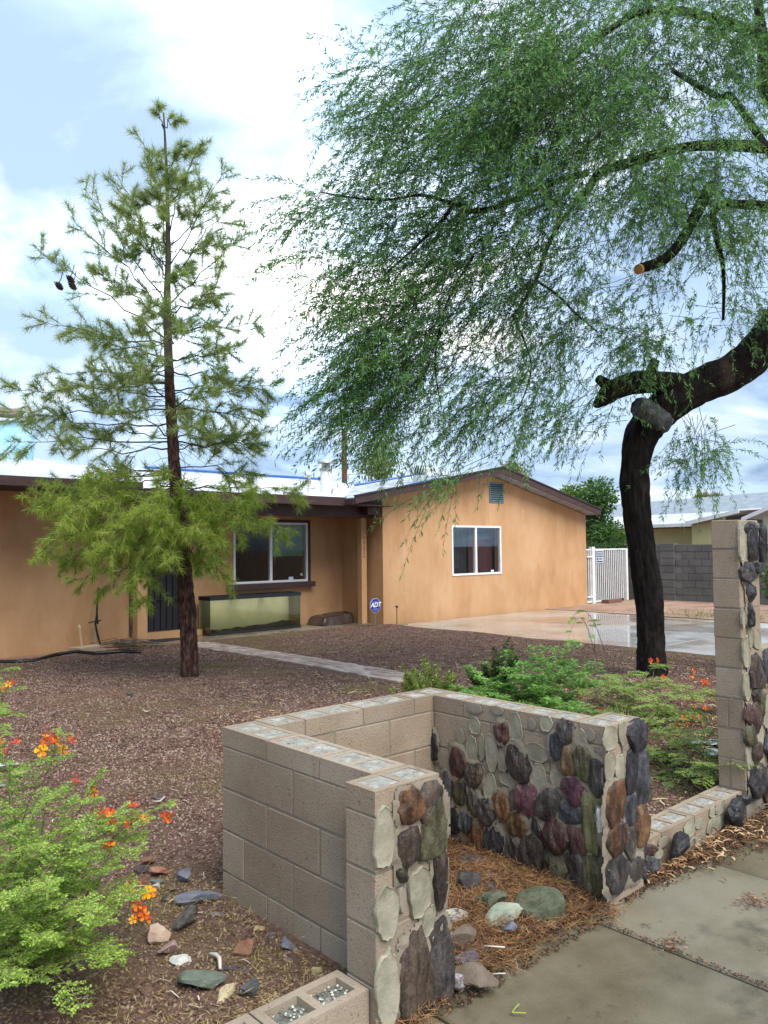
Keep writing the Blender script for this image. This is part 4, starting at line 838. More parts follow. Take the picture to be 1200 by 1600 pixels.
# ------------------------------------------------------------------ things on the porch and beside the house
def build_aquarium():
    x0, x1, y0, y1, z0, z1 = 7.62, 9.76, 13.30, 13.72, .055, .80
    t = thing('aquarium', ((x0+x1)/2, (y0+y1)/2, z0), 'large empty glass fish tank with black rims on the porch', 'fish tank')
    g = glass('tank_glass', (.93, .95, .87), .9, .02); gt = .012
    for a, b in (((x0, y0, z0+.04), (x1, y0+gt, z1-.05)), ((x0, y0+gt+.001, z0+.04), (x0+gt, y1-gt-.001, z1-.05)), ((x1-gt, y0+gt+.001, z0+.04), (x1, y1-gt-.001, z1-.05))): MB().box(a, b).build('glass_panel', g, t)
    o = MB().box((x0, y1-gt, z0+.04), (x1, y1, z1-.05)).build('glass_panel', plain('tank_back', (.62, .57, .34), .6), t); o['label'] = 'cloudy greenish rear panel'
    mb = MB(); e = .012
    mb.box((x0-e, y0-e, z1-.075), (x1+e, y0+.03, z1)); mb.box((x0-e, y1-.03, z1-.075), (x1+e, y1+e, z1)); mb.box((x0-e, y0+.03, z1-.075), (x0+.03, y1-.03, z1)); mb.box((x1-.03, y0+.03, z1-.075), (x1+e, y1-.03, z1))
    for k in (1, 2): xm = x0+(x1-x0)*k/3; mb.box((xm-.03, y0+.03, z1-.045), (xm+.03, y1-.03, z1-.003))
    mb.build('top_rim', BLACKP, t)
    mb = MB(); mb.box((x0-e, y0-e, z0), (x1+e, y0+.02, z0+.05)); mb.box((x0-e, y1-.02, z0), (x1+e, y1+e, z0+.05)); mb.box((x0-e, y0+.02, z0), (x0+.02, y1-.02, z0+.05)); mb.box((x1-.02, y0+.02, z0), (x1+e, y1-.02, z0+.05)); mb.build('bottom_rim', BLACKP, t)
    vs = []; fs = []; nx, ny = 40, 6
    for i in range(nx+1):
        for j in range(ny+1): vs.append((x0+.02+(x1-x0-.04)*i/nx, y0+.02+(y1-y0-.04)*j/ny, z0+.055+.10*max(0, i/nx-.25)*(j/ny*.7+.3)+.03*mnoise.noise(Vector((i*.3, j*.4, 0)))))
    for i in range(nx):
        for j in range(ny): a = i*(ny+1)+j; fs.append((a, a+ny+1, a+ny+2, a+1))
    mb = MB(); mb.add(vs, fs); tag(mb.build('tank_gravel', mat('black_tank_gravel', [(.012, .014, .02), (.03, .034, .04), (.06, .06, .06)], 40, .6, .6, 90), t, smooth=True), kind='stuff')
    rock('pale_stone', (x0+.25, y0+.15, z0+.06), (.07, .05, .03), 0, RM['pale'], 81, t)
build_aquarium()
def build_cover():
    p = gz(521, 976, .055); t = thing('folded_tarp', (p[0], p[1], .055), 'low box wrapped in a creased dark brown plastic sheet beside the porch post', 'tarp')
    mb = rock_mb((1, 1, 1), 9, 3, 0, .04); vs = []
    for q in mb.v:
        a = [math.copysign(min(1, abs(c)**.22), c) for c in q]; w = 1.0-.12*max(0, a[2])
        vs.append((10.72+a[0]*.52*w, 13.42+a[1]*.32*w, .055+max(0, (a[2]+.9))*.115+.02*mnoise.noise(Vector((a[0]*3, a[1]*3, a[2]*2)))+.012*a[0]))
    m2 = MB(); m2.add(vs, mb.f); m2.build('sheet', mat('brown_plastic', [(.022, .014, .011), (.05, .032, .026), (.085, .06, .05)], 4, .3, .9, 9, bdist=.03, spec=.6), t, smooth=True)
    mb = MB(); mb.tube([(10.35, 13.3, .29), (10.6, 13.25, .315), (10.9, 13.3, .31), (11.1, 13.35, .29)], .014, 6, jit=.4); mb.build('fold', bpy.data.materials['brown_plastic'], t, smooth=True)
build_cover()
def build_adt():
    D = 17.0; p = gy(586.5, 946, 12.3); R0 = abs(gy(576, 946, 12.3)[0]-p[0])*.84
    t = thing('security_sign', (p[0], 12.3, 0), 'small blue octagonal ADT yard sign on a thin stake by the house corner', 'sign')
    oc = lambda r, y, ph=.0: [(p[0]+r*math.cos(math.pi/8+k*math.pi/4+ph), y, p[2]+r*math.sin(math.pi/8+k*math.pi/4+ph)) for k in range(8)][::-1]
    MB().prism(oc(R0, 12.3), (0, .012, 0)).build('board', plain('sign_pale_edge', (.42, .45, .72), .4), t)
    MB().prism(oc(R0*.92, 12.296), (0, .003, 0)).build('face', plain('sign_blue', (.012, .018, .19), .35), t)
    wh = plain('sign_white', (.82, .84, .92), .4); lb = plain('sign_light_blue', (.13, .15, .55), .4)
    def txt(s, size, x, z, m, name, sh=0):
        cu = bpy.data.curves.new(name, 'FONT'); cu.body = s; cu.size = size; cu.align_x = 'CENTER'; cu.align_y = 'CENTER'; cu.extrude = .0015; cu.offset = size*.028; cu.shear = sh
        tmp = bpy.data.objects.new('t', cu); COL.objects.link(tmp); dg = bpy.context.evaluated_depsgraph_get(); me = bpy.data.meshes.new_from_object(tmp.evaluated_get(dg)); bpy.data.objects.remove(tmp)
        me.materials.clear(); me.materials.append(m); put(name, me, t, (x, 12.2925, z), (math.pi/2, 0, 0))
    txt('ADT', R0*.86, p[0], p[2]+R0*.06, wh, 'lettering', .25)
    mb = MB(); mb.box((p[0]-R0*.45, 12.293, p[2]+R0*.50), (p[0]+R0*.45, 12.2955, p[2]+R0*.58)); mb.box((p[0]-R0*.5, 12.293, p[2]-R0*.58), (p[0]+R0*.5, 12.2955, p[2]-R0*.38)); mb.box((p[0]-R0*.3, 12.293, p[2]-R0*.72), (p[0]+R0*.3, 12.2955, p[2]-R0*.64)); mb.build('stripe', lb, t)
    MB().tube([(p[0], 12.318, 0), (p[0], 12.318, p[2]+R0*.4)], .009, 6).build('stake', plain('stake_grey', (.28, .24, .20), .5, metal=.4), t)
build_adt()
def small_things():
    p = gy(620, 948, 12.3); t = thing('garden_light', (p[0], 12.3, 0), 'short rusty stake light in front of the gable wall', 'garden light')
    mb = MB(); mb.tube([(p[0], 12.3, 0), (p[0], 12.3, p[2]-.02)], .010, 6); mb.build('stake', plain('rusty_metal', (.09, .045, .03), .7), t)
    mb = MB(); mb.tube([(p[0], 12.3, p[2]-.03), (p[0], 12.3, p[2]+.01), (p[0], 12.3, p[2]+.03)], [.015, .035, .012], 10); mb.build('head', bpy.data.materials['rusty_metal'], t)
    # hose bib, vine and white stake by the left wall
    a = gz(152, 1008, .05); y = 13.78; p0 = gy(147, 1000, y)
    t = thing('standpipe', (p0[0], y, 0), 'grey tap standpipe with a black hose hanging from it against the left wall', 'tap')
    zt = gy(147, 972, y)[2]; mb = MB(); mb.tube([(p0[0]+.03, y, 0), (p0[0]+.03, y, zt)], .025, 8); mb.build('pipe', plain('pipe_grey', (.42, .36, .27), .6), t)
    mb = MB(); mb.tube([(p0[0]+.03, y, zt), (p0[0]+.03, y-.1, zt+.02), (p0[0]-.02, y-.2, zt)], .022, 8); mb.tube([(p0[0]-.12, y-.05, zt+.0), (p0[0]+.1, y-.05, zt+.03)], .014, 6); mb.tube([(p0[0]+.03, y-.05, zt), (p0[0]+.03, y-.05, zt+.14)], .02, 6); mb.build('tap', BLACKM, t)
    mb = MB(); pts = [gy(u, v, y-.06) for u, v in ((154, 918), (152, 945), (151, 962), (149, 975), (152, 990), (157, 1008))]; mb.tube(pts, .018, 6); mb.build('hose', BLACKP, t, smooth=True)
    t2 = MB(); p1, p2 = gy(129, 1011, 13.6), gy(124, 981, 13.6); t2.tube([p1-V(0, 0, .1), p2], .022, 8); t2.tube([p2, p2+V(-.003, 0, .06)], [.035, .005], 8); tag(t2.build('stake', plain('stake_cream', (.52, .40, .24), .7), None, origin=p1), 'thin cream pointed stake leaning by the left wall', 'stake')
    p = gz(140, 1016, .06); mb = MB(); mb.obox((p[0], p[1]+.1, .07), (.24, .05, 0), (-.05, .14, 0), (0, 0, .045)); tag(mb.build('splash_block', plain('splash_concrete', (.40, .30, .20), .9, bump=.4), None, origin=p), 'tan concrete splash block under the tap', 'splash block')
    mb = MB(); pts = [gz(u, v, .07)+V(0, 0, .0) for u, v in ((-30, 1034), (30, 1034), (55, 1032), (85, 1023), (120, 1018), (150, 1021), (190, 1018), (225, 1019))]
    sm = []
    for i in range(len(pts)-1):
        for tt in np.linspace(0, 1, 6, endpoint=False): sm.append(pts[i]*(1-tt)+pts[i+1]*tt)
    mb.tube(sm, .028, 8, jit=.1); tag(mb.build('garden_hose', BLACKP, None, smooth=True, origin=pts[2]), 'black garden hose lying along the foot of the left wall', 'hose')
    mb = MB(); r = random.Random(3); c = gz(190, 1014, .08)
    for k in range(26):
        a = c+V(r.uniform(-.5, .1), r.uniform(-.12, .12), r.uniform(0, .14)); mb.tube([a, a+V(r.uniform(.2, .4), r.uniform(-.15, .15), r.uniform(-.02, .06)), a+V(r.uniform(.5, .7), r.uniform(-.1, .1), -.04)], .006, 4)
    tag(mb.build('brush_pile', plain('dry_twig', (.12, .09, .06), .9), None, origin=c), 'small pile of dry twigs beside the tap and porch post', 'twigs')
    mb = MB(); p = gz(252, 1001, .058); n = 24; mb.add([(p[0]+.0+.42*math.cos(2*math.pi*k/n), 13.3+.2*math.sin(2*math.pi*k/n)*(1.0), .064) for k in range(n)]+[(p[0]+.42*math.cos(2*math.pi*k/n), 13.3+.2*math.sin(2*math.pi*k/n), .053) for k in range(n)], [tuple(range(n))]+[(k, k+n, (k+1) % n+n, (k+1) % n) for k in range(n)]); tag(mb.build('door_mat', plain('mat_black', (.016, .014, .014), .9, bump=.6), None, origin=(p[0], 13.3, .053)), 'black oval door mat on the porch below the dark door', 'door mat')
    # wall lantern by the window, half hidden behind the pine
    t = thing('wall_lantern', gy(316, 812, 13.85), 'black curved arm lantern with an amber glass on the wall behind the pine', 'lantern')
    y = 13.7; mb = MB(); mb.tube([gy(u, v, y) for u, v in ((309, 812), (316, 808), (325, 806), (338, 808))], [.05, .035, .03, .03], 8); mb.tube([gy(u, v, y) for u, v in ((336, 809), (334, 825), (334, 836), (340, 848))], .014, 6); mb.build('arm', BLACKM, t, smooth=True)
    p = gy(313, 804, y); mb = MB(); mb.tube([p-V(0, 0, .05), p, p+V(0, 0, .05)], [.05, .07, .03], 10); mb.build('shade', plain('amber_glass', (.55, .16, .03), .25), t, smooth=True)
    # bricks and boards by the gate, twigs in the yard
    for k, (u, v, w, h, lab) in enumerate(((978, 939, .75, .1, 'reddish board lying on dirt beneath the gate'), (983, 928, .32, .34, 'brown concrete chunk standing beside the gate post'))):
        p = gz(u, v+4, .03); p[1] = 12.35; mb = MB(); mb.obox((p[0], p[1], .03+h/2), (w/2, 0, 0), (0, .12, 0), (0, 0, h/2)); tag(mb.build('board' if k == 0 else 'concrete_chunk', plain('rubble_%s' % ('red' if k == 0 else 'tan'), (.16, .085, .06) if k == 0 else (.22, .15, .10), .9, bump=.5), None, origin=p), lab, 'board' if k == 0 else 'concrete chunk')
    wt = plain('bleached_twig', (.52, .49, .43), .7)
    def twig(pts, r, lab, z=.07): 
        mb = MB(); P = [gz(u, v, z) for u, v in pts]; P[len(P)//2][2] += .012 if len(P) > 3 else 0; mb.tube(P, r, 6); tag(mb.build('twig', wt, None, smooth=True, origin=P[0]), lab, 'twig')
    twig([(328, 1490), (338, 1492), (343, 1502), (344, 1514)], [.006, .009, .009, .006], 'bleached white curved stick standing over the green rock')
    twig([(239, 1252), (250, 1252), (257, 1248), (258, 1244)], [.003, .005, .004, .002], 'pale curled twig beside the lone grey stone')
    twig([(757, 1478), (773, 1479), (789, 1480)], .0035, 'straight white stick lying on the straw of the alcove', .06)
    twig([(222, 1109), (229, 1112), (235, 1109)], [.004, .006, .003], 'tiny bleached twig in the middle of the yard')
    twig([(770, 1522), (780, 1521), (790, 1521)], .0025, 'short white stick right of the flat brown oval stone', .03)
    mb = MB()
    for s in (((718, 1574), (731, 1570)), ): pass
    ym = plain('yellow_green_sprig', (.30, .34, .05), .6); P = [gz(u, v, .006) for u, v in ((811, 1569), (806, 1574), (800, 1582), (822, 1583))]
    mb.tube(P[:3], .0025, 5); mb.tube([P[2], P[3]], .0025, 5); tag(mb.build('leaf_sprig', ym, None, origin=P[2]), 'yellow green sprig fallen on the bare sidewalk', 'sprig')
small_things()
# ------------------------------------------------------------------ vegetation
def leafmat(name, cols, transl=.35, rough=.5, island=.9, spec=.3): return mat(name, cols, 1.5, rough, 0, island=island, transl=transl, spec=spec, detail=3, contrast=(.2, .8))
class Lines:                                             # many thin stems as three-sided tubes, numpy
    def __init__(s): s.a = []; s.b = []; s.r0 = []; s.r1 = []
    def add(s, a, b, r0, r1):
        a = np.asarray(a, float).reshape(-1, 3); s.a.append(a); s.b.append(np.asarray(b, float).reshape(-1, 3)); s.r0.append(np.broadcast_to(r0, len(a))); s.r1.append(np.broadcast_to(r1, len(a)))
    def poly(s, P, r0, r1):
        P = np.asarray(P); n = len(P)-1; t = np.linspace(0, 1, n+1); R = r0+(r1-r0)*t; s.add(P[:-1], P[1:], R[:-1], R[1:])
    def build(s, name, m, parent):
        a, b = np.concatenate(s.a), np.concatenate(s.b); r0, r1 = np.concatenate(s.r0)[:, None], np.concatenate(s.r1)[:, None]
        d = unit(b-a); h = np.where(np.abs(d[:, 2:3]) < .9, V(0, 0, 1), V(1, 0, 0)); e = unit(np.cross(d, h)); g = np.cross(d, e); n = len(a); vs = []
        for r, c in ((r0, a-d*r0*.3), (r1, b+d*r1*.3)):
            for k in range(3): th = 2*math.pi*k/3; vs.append(c+(e*math.cos(th)+g*math.sin(th))*r)
        vs = np.stack(vs, 1).reshape(-1, 3); base = (np.arange(n)*6)[:, None]
        f = np.concatenate([base+np.array([[k, (k+1) % 3, 3+(k+1) % 3, 3+k]]) for k in range(3)])
        return idxmesh(name, vs, f, m, parent, True)
def bez(p0, p1, p2, n=8):
    t = np.linspace(0, 1, n)[:, None]; return p0*(1-t)**2+2*p1*t*(1-t)+p2*t*t
# ---- mesquite
MBARK = mat('mesquite_bark', [(.006, .005, .005), (.014, .011, .010), (.030, .024, .020)], 5, .85, 1.0, 9, stretch=(3, 3, .8), bdist=.05, detail=10, spec=.2,
            spots=[((.09, .062, .048), 2.2, .60, .70, (1.6, 1.6, .45), .55)])  # brown streaks paint in the light that catches the trunk's side
def build_mesquite():
    base = at(1018, 1062, 9.9); t = thing('mesquite_tree', (base[0], base[1], .03), 'large leaning mesquite with black trunk and weeping feathery crown', 'tree')
    def limb(pts, name='limb', seg=14, jit=.05, ridge=.12):
        P, R = [], []
        C = [(at(u, v, D), r/F*D*(1 if name in ('trunk', 'branch_stub', 'cut_knob', 'sawn_branch') else .68)) for u, v, r, D in pts]
        for i in range(len(C)-1):                        # smooth by Catmull-Rom
            p0, p1, p2, p3 = C[max(0, i-1)], C[i], C[i+1], C[min(len(C)-1, i+2)]
            for q in np.linspace(0, 1, 12 if name == 'trunk' else 7, endpoint=False):
                P.append(.5*((2*p1[0])+(-p0[0]+p2[0])*q+(2*p0[0]-5*p1[0]+4*p2[0]-p3[0])*q*q+(-p0[0]+3*p1[0]-3*p2[0]+p3[0])*q**3)); R.append((p1[1]*(1-q)+p2[1]*q)*(.76 if name == 'trunk' else 1))
        P.append(C[-1][0]); R.append(C[-1][1]); mb = MB(); mb.tube(P, R, seg, 0, jit, True, ridge, len(pts)); return mb.build(name, MBARK, t, smooth=True)
    limb([(1018, 1076, 42, 9.9), (1018, 1056, 31, 9.9), (1018, 1035, 27.5, 9.9), (1017, 1000, 26, 9.9), (1013, 930, 27, 9.85), (1003, 860, 27, 9.8), (994, 790, 27, 9.75), (992, 730, 28, 9.7), (1003, 680, 32, 9.65), (1035, 640, 36, 9.6), (1085, 606, 36, 9.55), (1140, 582, 36, 9.5), (1195, 535, 36, 9.4), (1250, 455, 34, 9.3), (1295, 350, 31, 9.2), (1320, 230, 27, 9.2), (1330, 90, 20, 9.2), (1320, -60, 12, 9.2)], 'trunk', 56, .05, .17)
    limb([(1075, 607, 22, 9.55), (1040, 598, 18, 9.5), (1000, 597, 18, 9.4), (970, 604, 17, 9.3), (948, 618, 15, 9.25), (930, 634, 5, 9.2)], 'branch_stub', 12)
    limb([(955, 606, 9, 9.3), (944, 598, 9, 9.25), (935, 592, 7, 9.2)], 'branch_stub', 10); limb([(1010, 596, 9, 9.45), (1018, 578, 8, 9.42), (1024, 562, 7, 9.4)], 'branch_stub', 10)
    o = limb([(1035, 660, 20, 9.55), (1018, 648, 18, 9.42), (1006, 640, 17, 9.34), (997, 636, 15, 9.28), (995, 635, 9, 9.27)], 'cut_knob', 20, .22, .2); o.data.materials.clear(); o.data.materials.append(mat('weathered_grey_wood', [(.035, .035, .04), (.085, .085, .095), (.16, .16, .17)], 12, .9, .8, 30, bdist=.02)); o['label'] = 'weathered grey end of a sawn limb'
    limb([(1330, 250, 17, 9.2), (1250, 235, 15, 9.2), (1160, 228, 13, 9.1), (1090, 228, 11, 9.0), (1040, 237, 11, 8.9), (985, 254, 11, 8.85), (940, 268, 11, 8.8), (918, 295, 8, 8.75), (890, 328, 5, 8.7), (860, 375, 5, 8.65), (836, 440, 4, 8.6), (805, 490, 3, 8.6)])
    limb([(1325, 120, 14, 9.2), (1200, 60, 12, 9.0), (1080, 20, 9, 8.8), (1000, 20, 8, 8.7), (960, 42, 7, 8.65), (925, 65, 6, 8.6), (895, 92, 5, 8.55), (850, 125, 4, 8.5), (790, 175, 3, 8.5)])
    limb([(1320, 200, 20, 9.2), (1240, 180, 17, 9.4), (1196, 140, 15, 9.5), (1192, 70, 12, 9.5), (1180, -30, 9, 9.5)])
    limb([(918, 270, 8, 8.8), (850, 290, 7, 8.6), (790, 318, 6, 8.4), (740, 330, 5.5, 8.3), (712, 320, 5, 8.2), (690, 345, 4.5, 8.2), (650, 385, 3, 8.1), (600, 430, 2, 8.0)])
    limb([(712, 320, 4, 8.2), (660, 305, 3.5, 8.1), (610, 312, 3, 8.0), (560, 310, 2.2, 7.95), (500, 300, 1.4, 7.9)])
    limb([(1110, 290, 9, 9.2), (1085, 340, 9, 9.1), (1062, 380, 8.5, 9.0), (1038, 405, 8, 8.95), (1000, 420, 8, 8.9)], 'sawn_branch', 12, .03, .05)
    a, b = at(1001, 420, 8.9), at(997, 421, 8.87); mb = MB(); mb.tube([a, b], [8/F*8.9*.97]*2, 14); mb.build('cut_face', plain('fresh_cut_wood', (.62, .33, .12), .7), t)
    limb([(1240, 330, 12, 9.3), (1170, 320, 10, 9.3), (1115, 330, 8, 9.3), (1130, 420, 5, 9.3), (1130, 500, 3, 9.3)])
    limb([(1240, 300, 9, 9.3), (1150, 160, 8, 9.8), (1120, 150, 7, 9.9), (1050, 110, 5, 10.2)])
    limb([(840, 440, 3.2, 8.6), (870, 460, 3, 8.6), (900, 490, 2.2, 8.6), (935, 520, 1.5, 8.6)]); limb([(800, 490, 2.6, 8.6), (830, 570, 2, 8.6), (810, 640, 1.4, 8.6)]); limb([(740, 400, 3, 8.3), (700, 470, 2.6, 8.2), (680, 560, 2, 8.2), (690, 640, 1.2, 8.2)])
    # weeping shoots gathered in sprays through the crown
    L = Lines(); LB, LD = [], []; LBk = []
    lobes = [(960, 150, 9.4, 250, 190, 1150), (760, 170, 8.7, 165, 190, 820), (1120, 330, 9.3, 140, 160, 620), (690, 450, 8.4, 150, 150, 430), (840, 400, 8.7, 130, 190, 460), (610, 560, 8.3, 100, 110, 270), (770, 560, 8.5, 150, 95, 330), (565, 430, 8.1, 85, 110, 200), (510, 320, 7.95, 55, 55, 95), (950, 540, 9.2, 105, 75, 400), (1095, 690, 9.6, 55, 55, 70), (900, 620, 9.1, 85, 55, 140), (650, 640, 8.4, 80, 55, 120), (770, 670, 8.4, 120, 45, 100), (735, 750, 7.6, 55, 24, 30), (1060, 460, 9.1, 90, 60, 200), (640, 250, 8.3, 90, 120, 170), (590, 130, 8.4, 55, 90, 60), (650, 60, 8.6, 90, 60, 140), (860, 80, 8.2, 200, 120, 430), (1080, 80, 8.8, 170, 110, 520), (1330, 200, 9.4, 150, 300, 260), (1000, -120, 9.2, 330, 130, 300), (1150, 60, 11.8, 300, 250, 240), (800, 200, 11.0, 220, 230, 200), (1150, 480, 9.5, 70, 50, 70), (560, 590, 8.2, 50, 60, 40), (860, 240, 7.9, 170, 170, 420), (1020, 200, 7.9, 170, 170, 420), (760, 120, 7.8, 130, 110, 260), (720, 320, 9.2, 150, 170, 230)]
    for (u, v, D, ru, rv, n) in lobes:
        c = at(u, v, D); n = int(n*1.05)
        q = unit(rng.normal(size=(n, 3)))*rng.random((n, 1))**(1/2.4)
        rD = min(1.5, .5*(ru+rv)/F*D*.8)
        P = c+CR*(q[:, :1]*ru/F*D)+CU*(q[:, 1:2]*rv/F*D)+CF*(q[:, 2:]*rD)
        # thin the crown into separate sprays with gaps between them
        keep = np.array([mnoise.noise(Vector(p*1.15))+.55*mnoise.noise(Vector(p*2.7)) > -.09 for p in P]); P = P[keep]
        trunk = V(base[0]+1.6, base[1]-.2, 0); out = P-trunk; out[:, 2] = 0; out = unit(out)
        d = unit(out*.75+V(0, 0, -.45)+rng.normal(size=P.shape)*.38)
        for p, dd in zip(P, d):
            ln = random.uniform(.45, .95); end = p+dd*ln+V(0, 0, -.28*ln); pts = bez(p, p+dd*ln*.55, end, 7); L.poly(pts, .0026, .0011)
            m = int(ln*62); tt = rng.random(m)*.97+.03; k = np.clip((tt*6).astype(int), 0, 5); fr = (tt*6-k)[:, None]
            bp = pts[k]*(1-fr)+pts[k+1]*fr; ax = unit(pts[k+1]-pts[k]); sd = unit(np.cross(ax, unit(rng.normal(size=(m, 3)))))
            LB.append(bp); LD.append(unit(ax*.85+sd*.75+V(0, 0, -.18)))
            if random.random() < .45:                     # finer woody twig towards the limbs
                L.add(p-dd*random.uniform(.2, .5)+rng.normal(size=3)*.08, p, .0042, .0026)
    LB, LD = np.concatenate(LB), np.concatenate(LD); n = len(LB)
    q = leafquads(LB, LD, rng.uniform(.045, .085, n), rng.uniform(.008, .0135, n))
    npmesh('foliage', q, 4, leafmat('mesquite_leaf', [(.065, .175, .055), (.120, .285, .085), (.22, .41, .11)], .5), t)
    L.build('twigs', plain('mesquite_twig', (.022, .018, .014), .9), t)
    print('mesquite leaves', n)
build_mesquite()
# ---- young pine
def build_pine():
    D0 = 10.2; base = at(297, 1062, D0); t = thing('pine_tree', (base[0], base[1], .03), 'slender young pine with reddish trunk and drooping bright green lower boughs', 'tree')
    bark = mat('pine_bark', [(.030, .014, .011), (.085, .040, .030), (.19, .11, .09)], 9, .9, 1.0, 14, stretch=(3, 3, .9), bdist=.07, contrast=(.36, .66), spots=[((.015, .009, .009), 9, .56, .64, (2.5, 2.5, .7), .85)])
    green = mat('pine_upper_bark', [(.05, .045, .032), (.10, .09, .065)], 7, .9, .6, 16)
    tr = [(297, 1072, 18), (297, 1050, 16.5), (295, 1000, 15.5), (292, 950, 15), (289, 900, 13.5), (285, 850, 13), (279, 800, 12), (273, 740, 11), (269, 680, 10), (267, 640, 9.5), (264, 580, 8.5), (262, 520, 7.5), (261, 460, 6.5), (263, 400, 5), (262, 340, 4), (261, 280, 3), (258, 220, 2.2), (255, 165, 1.2)]
    tr = [(a_, b_, c_*.84) for a_, b_, c_ in tr]
    P = []; R = []
    for i in range(len(tr)-1):
        for q in np.linspace(0, 1, 5, endpoint=False): P.append(at(*(np.array(tr[i][:2])*(1-q)+np.array(tr[i+1][:2])*q), D0)); R.append((tr[i][2]*(1-q)+tr[i+1][2]*q)/F*D0)
    k = next(i for i, p in enumerate(P) if p[2] > 3.9)
    mb = MB(); mb.tube([P[0]+(P[min(k, int(q))]-P[0])*1 if False else P[min(k, int(q))]*(1-(q-int(q)))+P[min(k, int(q)+1)]*(q-int(q)) for q in np.linspace(0, k, 90)], [R[min(k, int(q))]*(1-(q-int(q)))+R[min(k, int(q)+1)]*(q-int(q)) for q in np.linspace(0, k, 90)], 26, 0, .16, True, .16); mb.build('trunk', bark, t, smooth=True)
    mb = MB(); mb.tube(P[k:], R[k:], 10, 0, .04); mb.build('leader', green, t, smooth=True)
    def trunk_at(v):
        for i in range(len(tr)-1):
            if tr[i+1][1] <= v <= tr[i][1]: q = (tr[i][1]-v)/(tr[i][1]-tr[i+1][1]); return at(tr[i][0]*(1-q)+tr[i+1][0]*q, v, D0)
        return at(tr[-1][0], v, D0)
    L = Lines(); TB, TD, TS = [], [], []
    def tuft(p, d, s=1.0): TB.append(p); TD.append(d); TS.append(s)
    def branch(v0, tip, sag=0.0, r=.022, dens=1.0, curl=.12):
        a = trunk_at(v0); mid = (a+tip)/2+V(0, 0, -sag); n = 10; pts = bez(a, mid, tip, n); pts[1:-1] += rng.normal(size=(n-2, 3))*.025; ln = np.linalg.norm(tip-a); L.poly(pts, r*.62, .003)
        ns = int(ln*8*dens)+3
        for _ in range(ns):
            s = random.uniform(.22, 1)**.8; x = s*(n-1); k = min(n-2, int(x)); p = pts[k]*(1-(x-k))+pts[k+1]*(x-k); ax = nrm(pts[k+1]-pts[k]); side = nrm(np.cross(ax, rng.normal(size=3)))
            d = nrm(ax*.75+side*.8+V(0, 0, curl)); sl = random.uniform(.16, .46)*(1.15-s*.55)*min(1.2, ln); e = p+d*sl+V(0, 0, -.04+curl*.2); L.poly(bez(p, p+d*sl*.5, e, 4), .0035, .002)
            [tuft(p+(e-p)*f_, nrm(d+V(0, 0, .1)), 1.0) for f_ in (.35, .55, .75, .9, 1.0)]
            if random.random() < .5: d2 = nrm(d+rng.normal(size=3)*.6); e2 = p+d*sl*.5+d2*sl*.6; L.add(p+d*sl*.5, e2, .004, .0025); [tuft(p+d*sl*.5+(e2-p-d*sl*.5)*f_, d2, .95) for f_ in (.5, .75, 1.0)]
        tuft(tip, nrm(pts[-1]-pts[-2]), 1.1); tuft(pts[-2], nrm(pts[-1]-pts[-2]))
    B = [(200, 245, 161, 0), (205, 284, 180, 0), (262, 297, 222, .1), (330, 222, 222, .05), (395, 238, 226, .1), (322, 312, 230, .2), (418, 353, 258, .3), (425, 182, 272, .2), (483, 132, 295, -.2), (486, 111, 339, .2), (532, 64, 396, -.3), (479, 379, 368, -.2), (517, 399, 506, -.1), (540, 66, 502, .2), (578, 414, 609, -.2), (600, 14, 612, .3), (640, 6, 645, -.2), (590, 86, 580, .4), (450, 350, 330, .6), (440, 200, 330, .7), (500, 150, 420, .8), (500, 340, 440, .8), (370, 290, 270, -.5), (350, 235, 280, .5), (395, 330, 300, -.4), (560, 110, 520, -.6), (560, 370, 550, .7), (690, 12, 690, .2), (660, 50, 655, -.4), (640, 400, 640, .4), (660, 395, 700, -.4), (620, 120, 600, .6), (700, 100, 700, .5), (690, 420, 690, .2), (610, 350, 590, -.6), (630, 200, 560, -.9), (470, 250, 380, -.9), (540, 300, 480, -.9), (580, 220, 500, 1.0), (640, 330, 600, .9), (680, 200, 640, .9), (680, 330, 680, -.9)]
    for v0, u, v, dz in B: branch(v0, at(u, v, D0-dz), random.uniform(-.02, .10) if v > 480 else random.uniform(-.05, .04), .012+.010*min(1, (v0-180)/400), 1.0 if v > 470 else .8, .12 if v > 470 else .22)
    for k in range(27):                                  # fill the cone on every side
        v0 = 255+k*17.2; half = 26+(v0-200)*.34; az = k*2.4+random.uniform(-.4, .4); x = math.cos(az)*half*random.uniform(.65, 1); z = math.sin(az)*half*random.uniform(.65, 1)
        branch(v0, at(263+x, v0-random.uniform(12, 55)*(1-.0009*v0), D0-z/F*D0), random.uniform(-.03, .08), .008+.008*min(1, (v0-180)/400), 1.15, .14)
    # lower boughs, long and drooping
    low = [(735, 45, 795, .3), (740, 75, 825, -.2), (760, 65, 860, .4), (770, 100, 880, -.3), (780, 130, 905, .2), (790, 170, 920, -.1), (800, 205, 915, .5), (760, 110, 800, .8), (770, 160, 850, .9), (800, 225, 940, .3), (745, 60, 770, -.6), (790, 240, 880, .7), (770, 471, 770, -.2), (780, 440, 830, .5), (800, 350, 905, .4), (760, 400, 790, .9), (800, 330, 860, .8), (810, 315, 900, .2), (735, 400, 745, -.5), (740, 130, 760, -.7), (775, 190, 800, -.8), (770, 350, 800, -.8), (785, 300, 840, 1.0), (780, 250, 830, 1.1), (750, 140, 740, .5), (800, 150, 880, .6), (785, 90, 850, 0), (760, 130, 830, .4), (765, 380, 840, 0), (750, 230, 790, .9), (755, 330, 800, .6), (800, 180, 880, .2), (795, 270, 870, .9), (720, 250, 770, .7), (740, 300, 800, .5), (745, 200, 830, .5), (780, 345, 850, .5), (790, 215, 890, .6), (770, 265, 820, .9)]
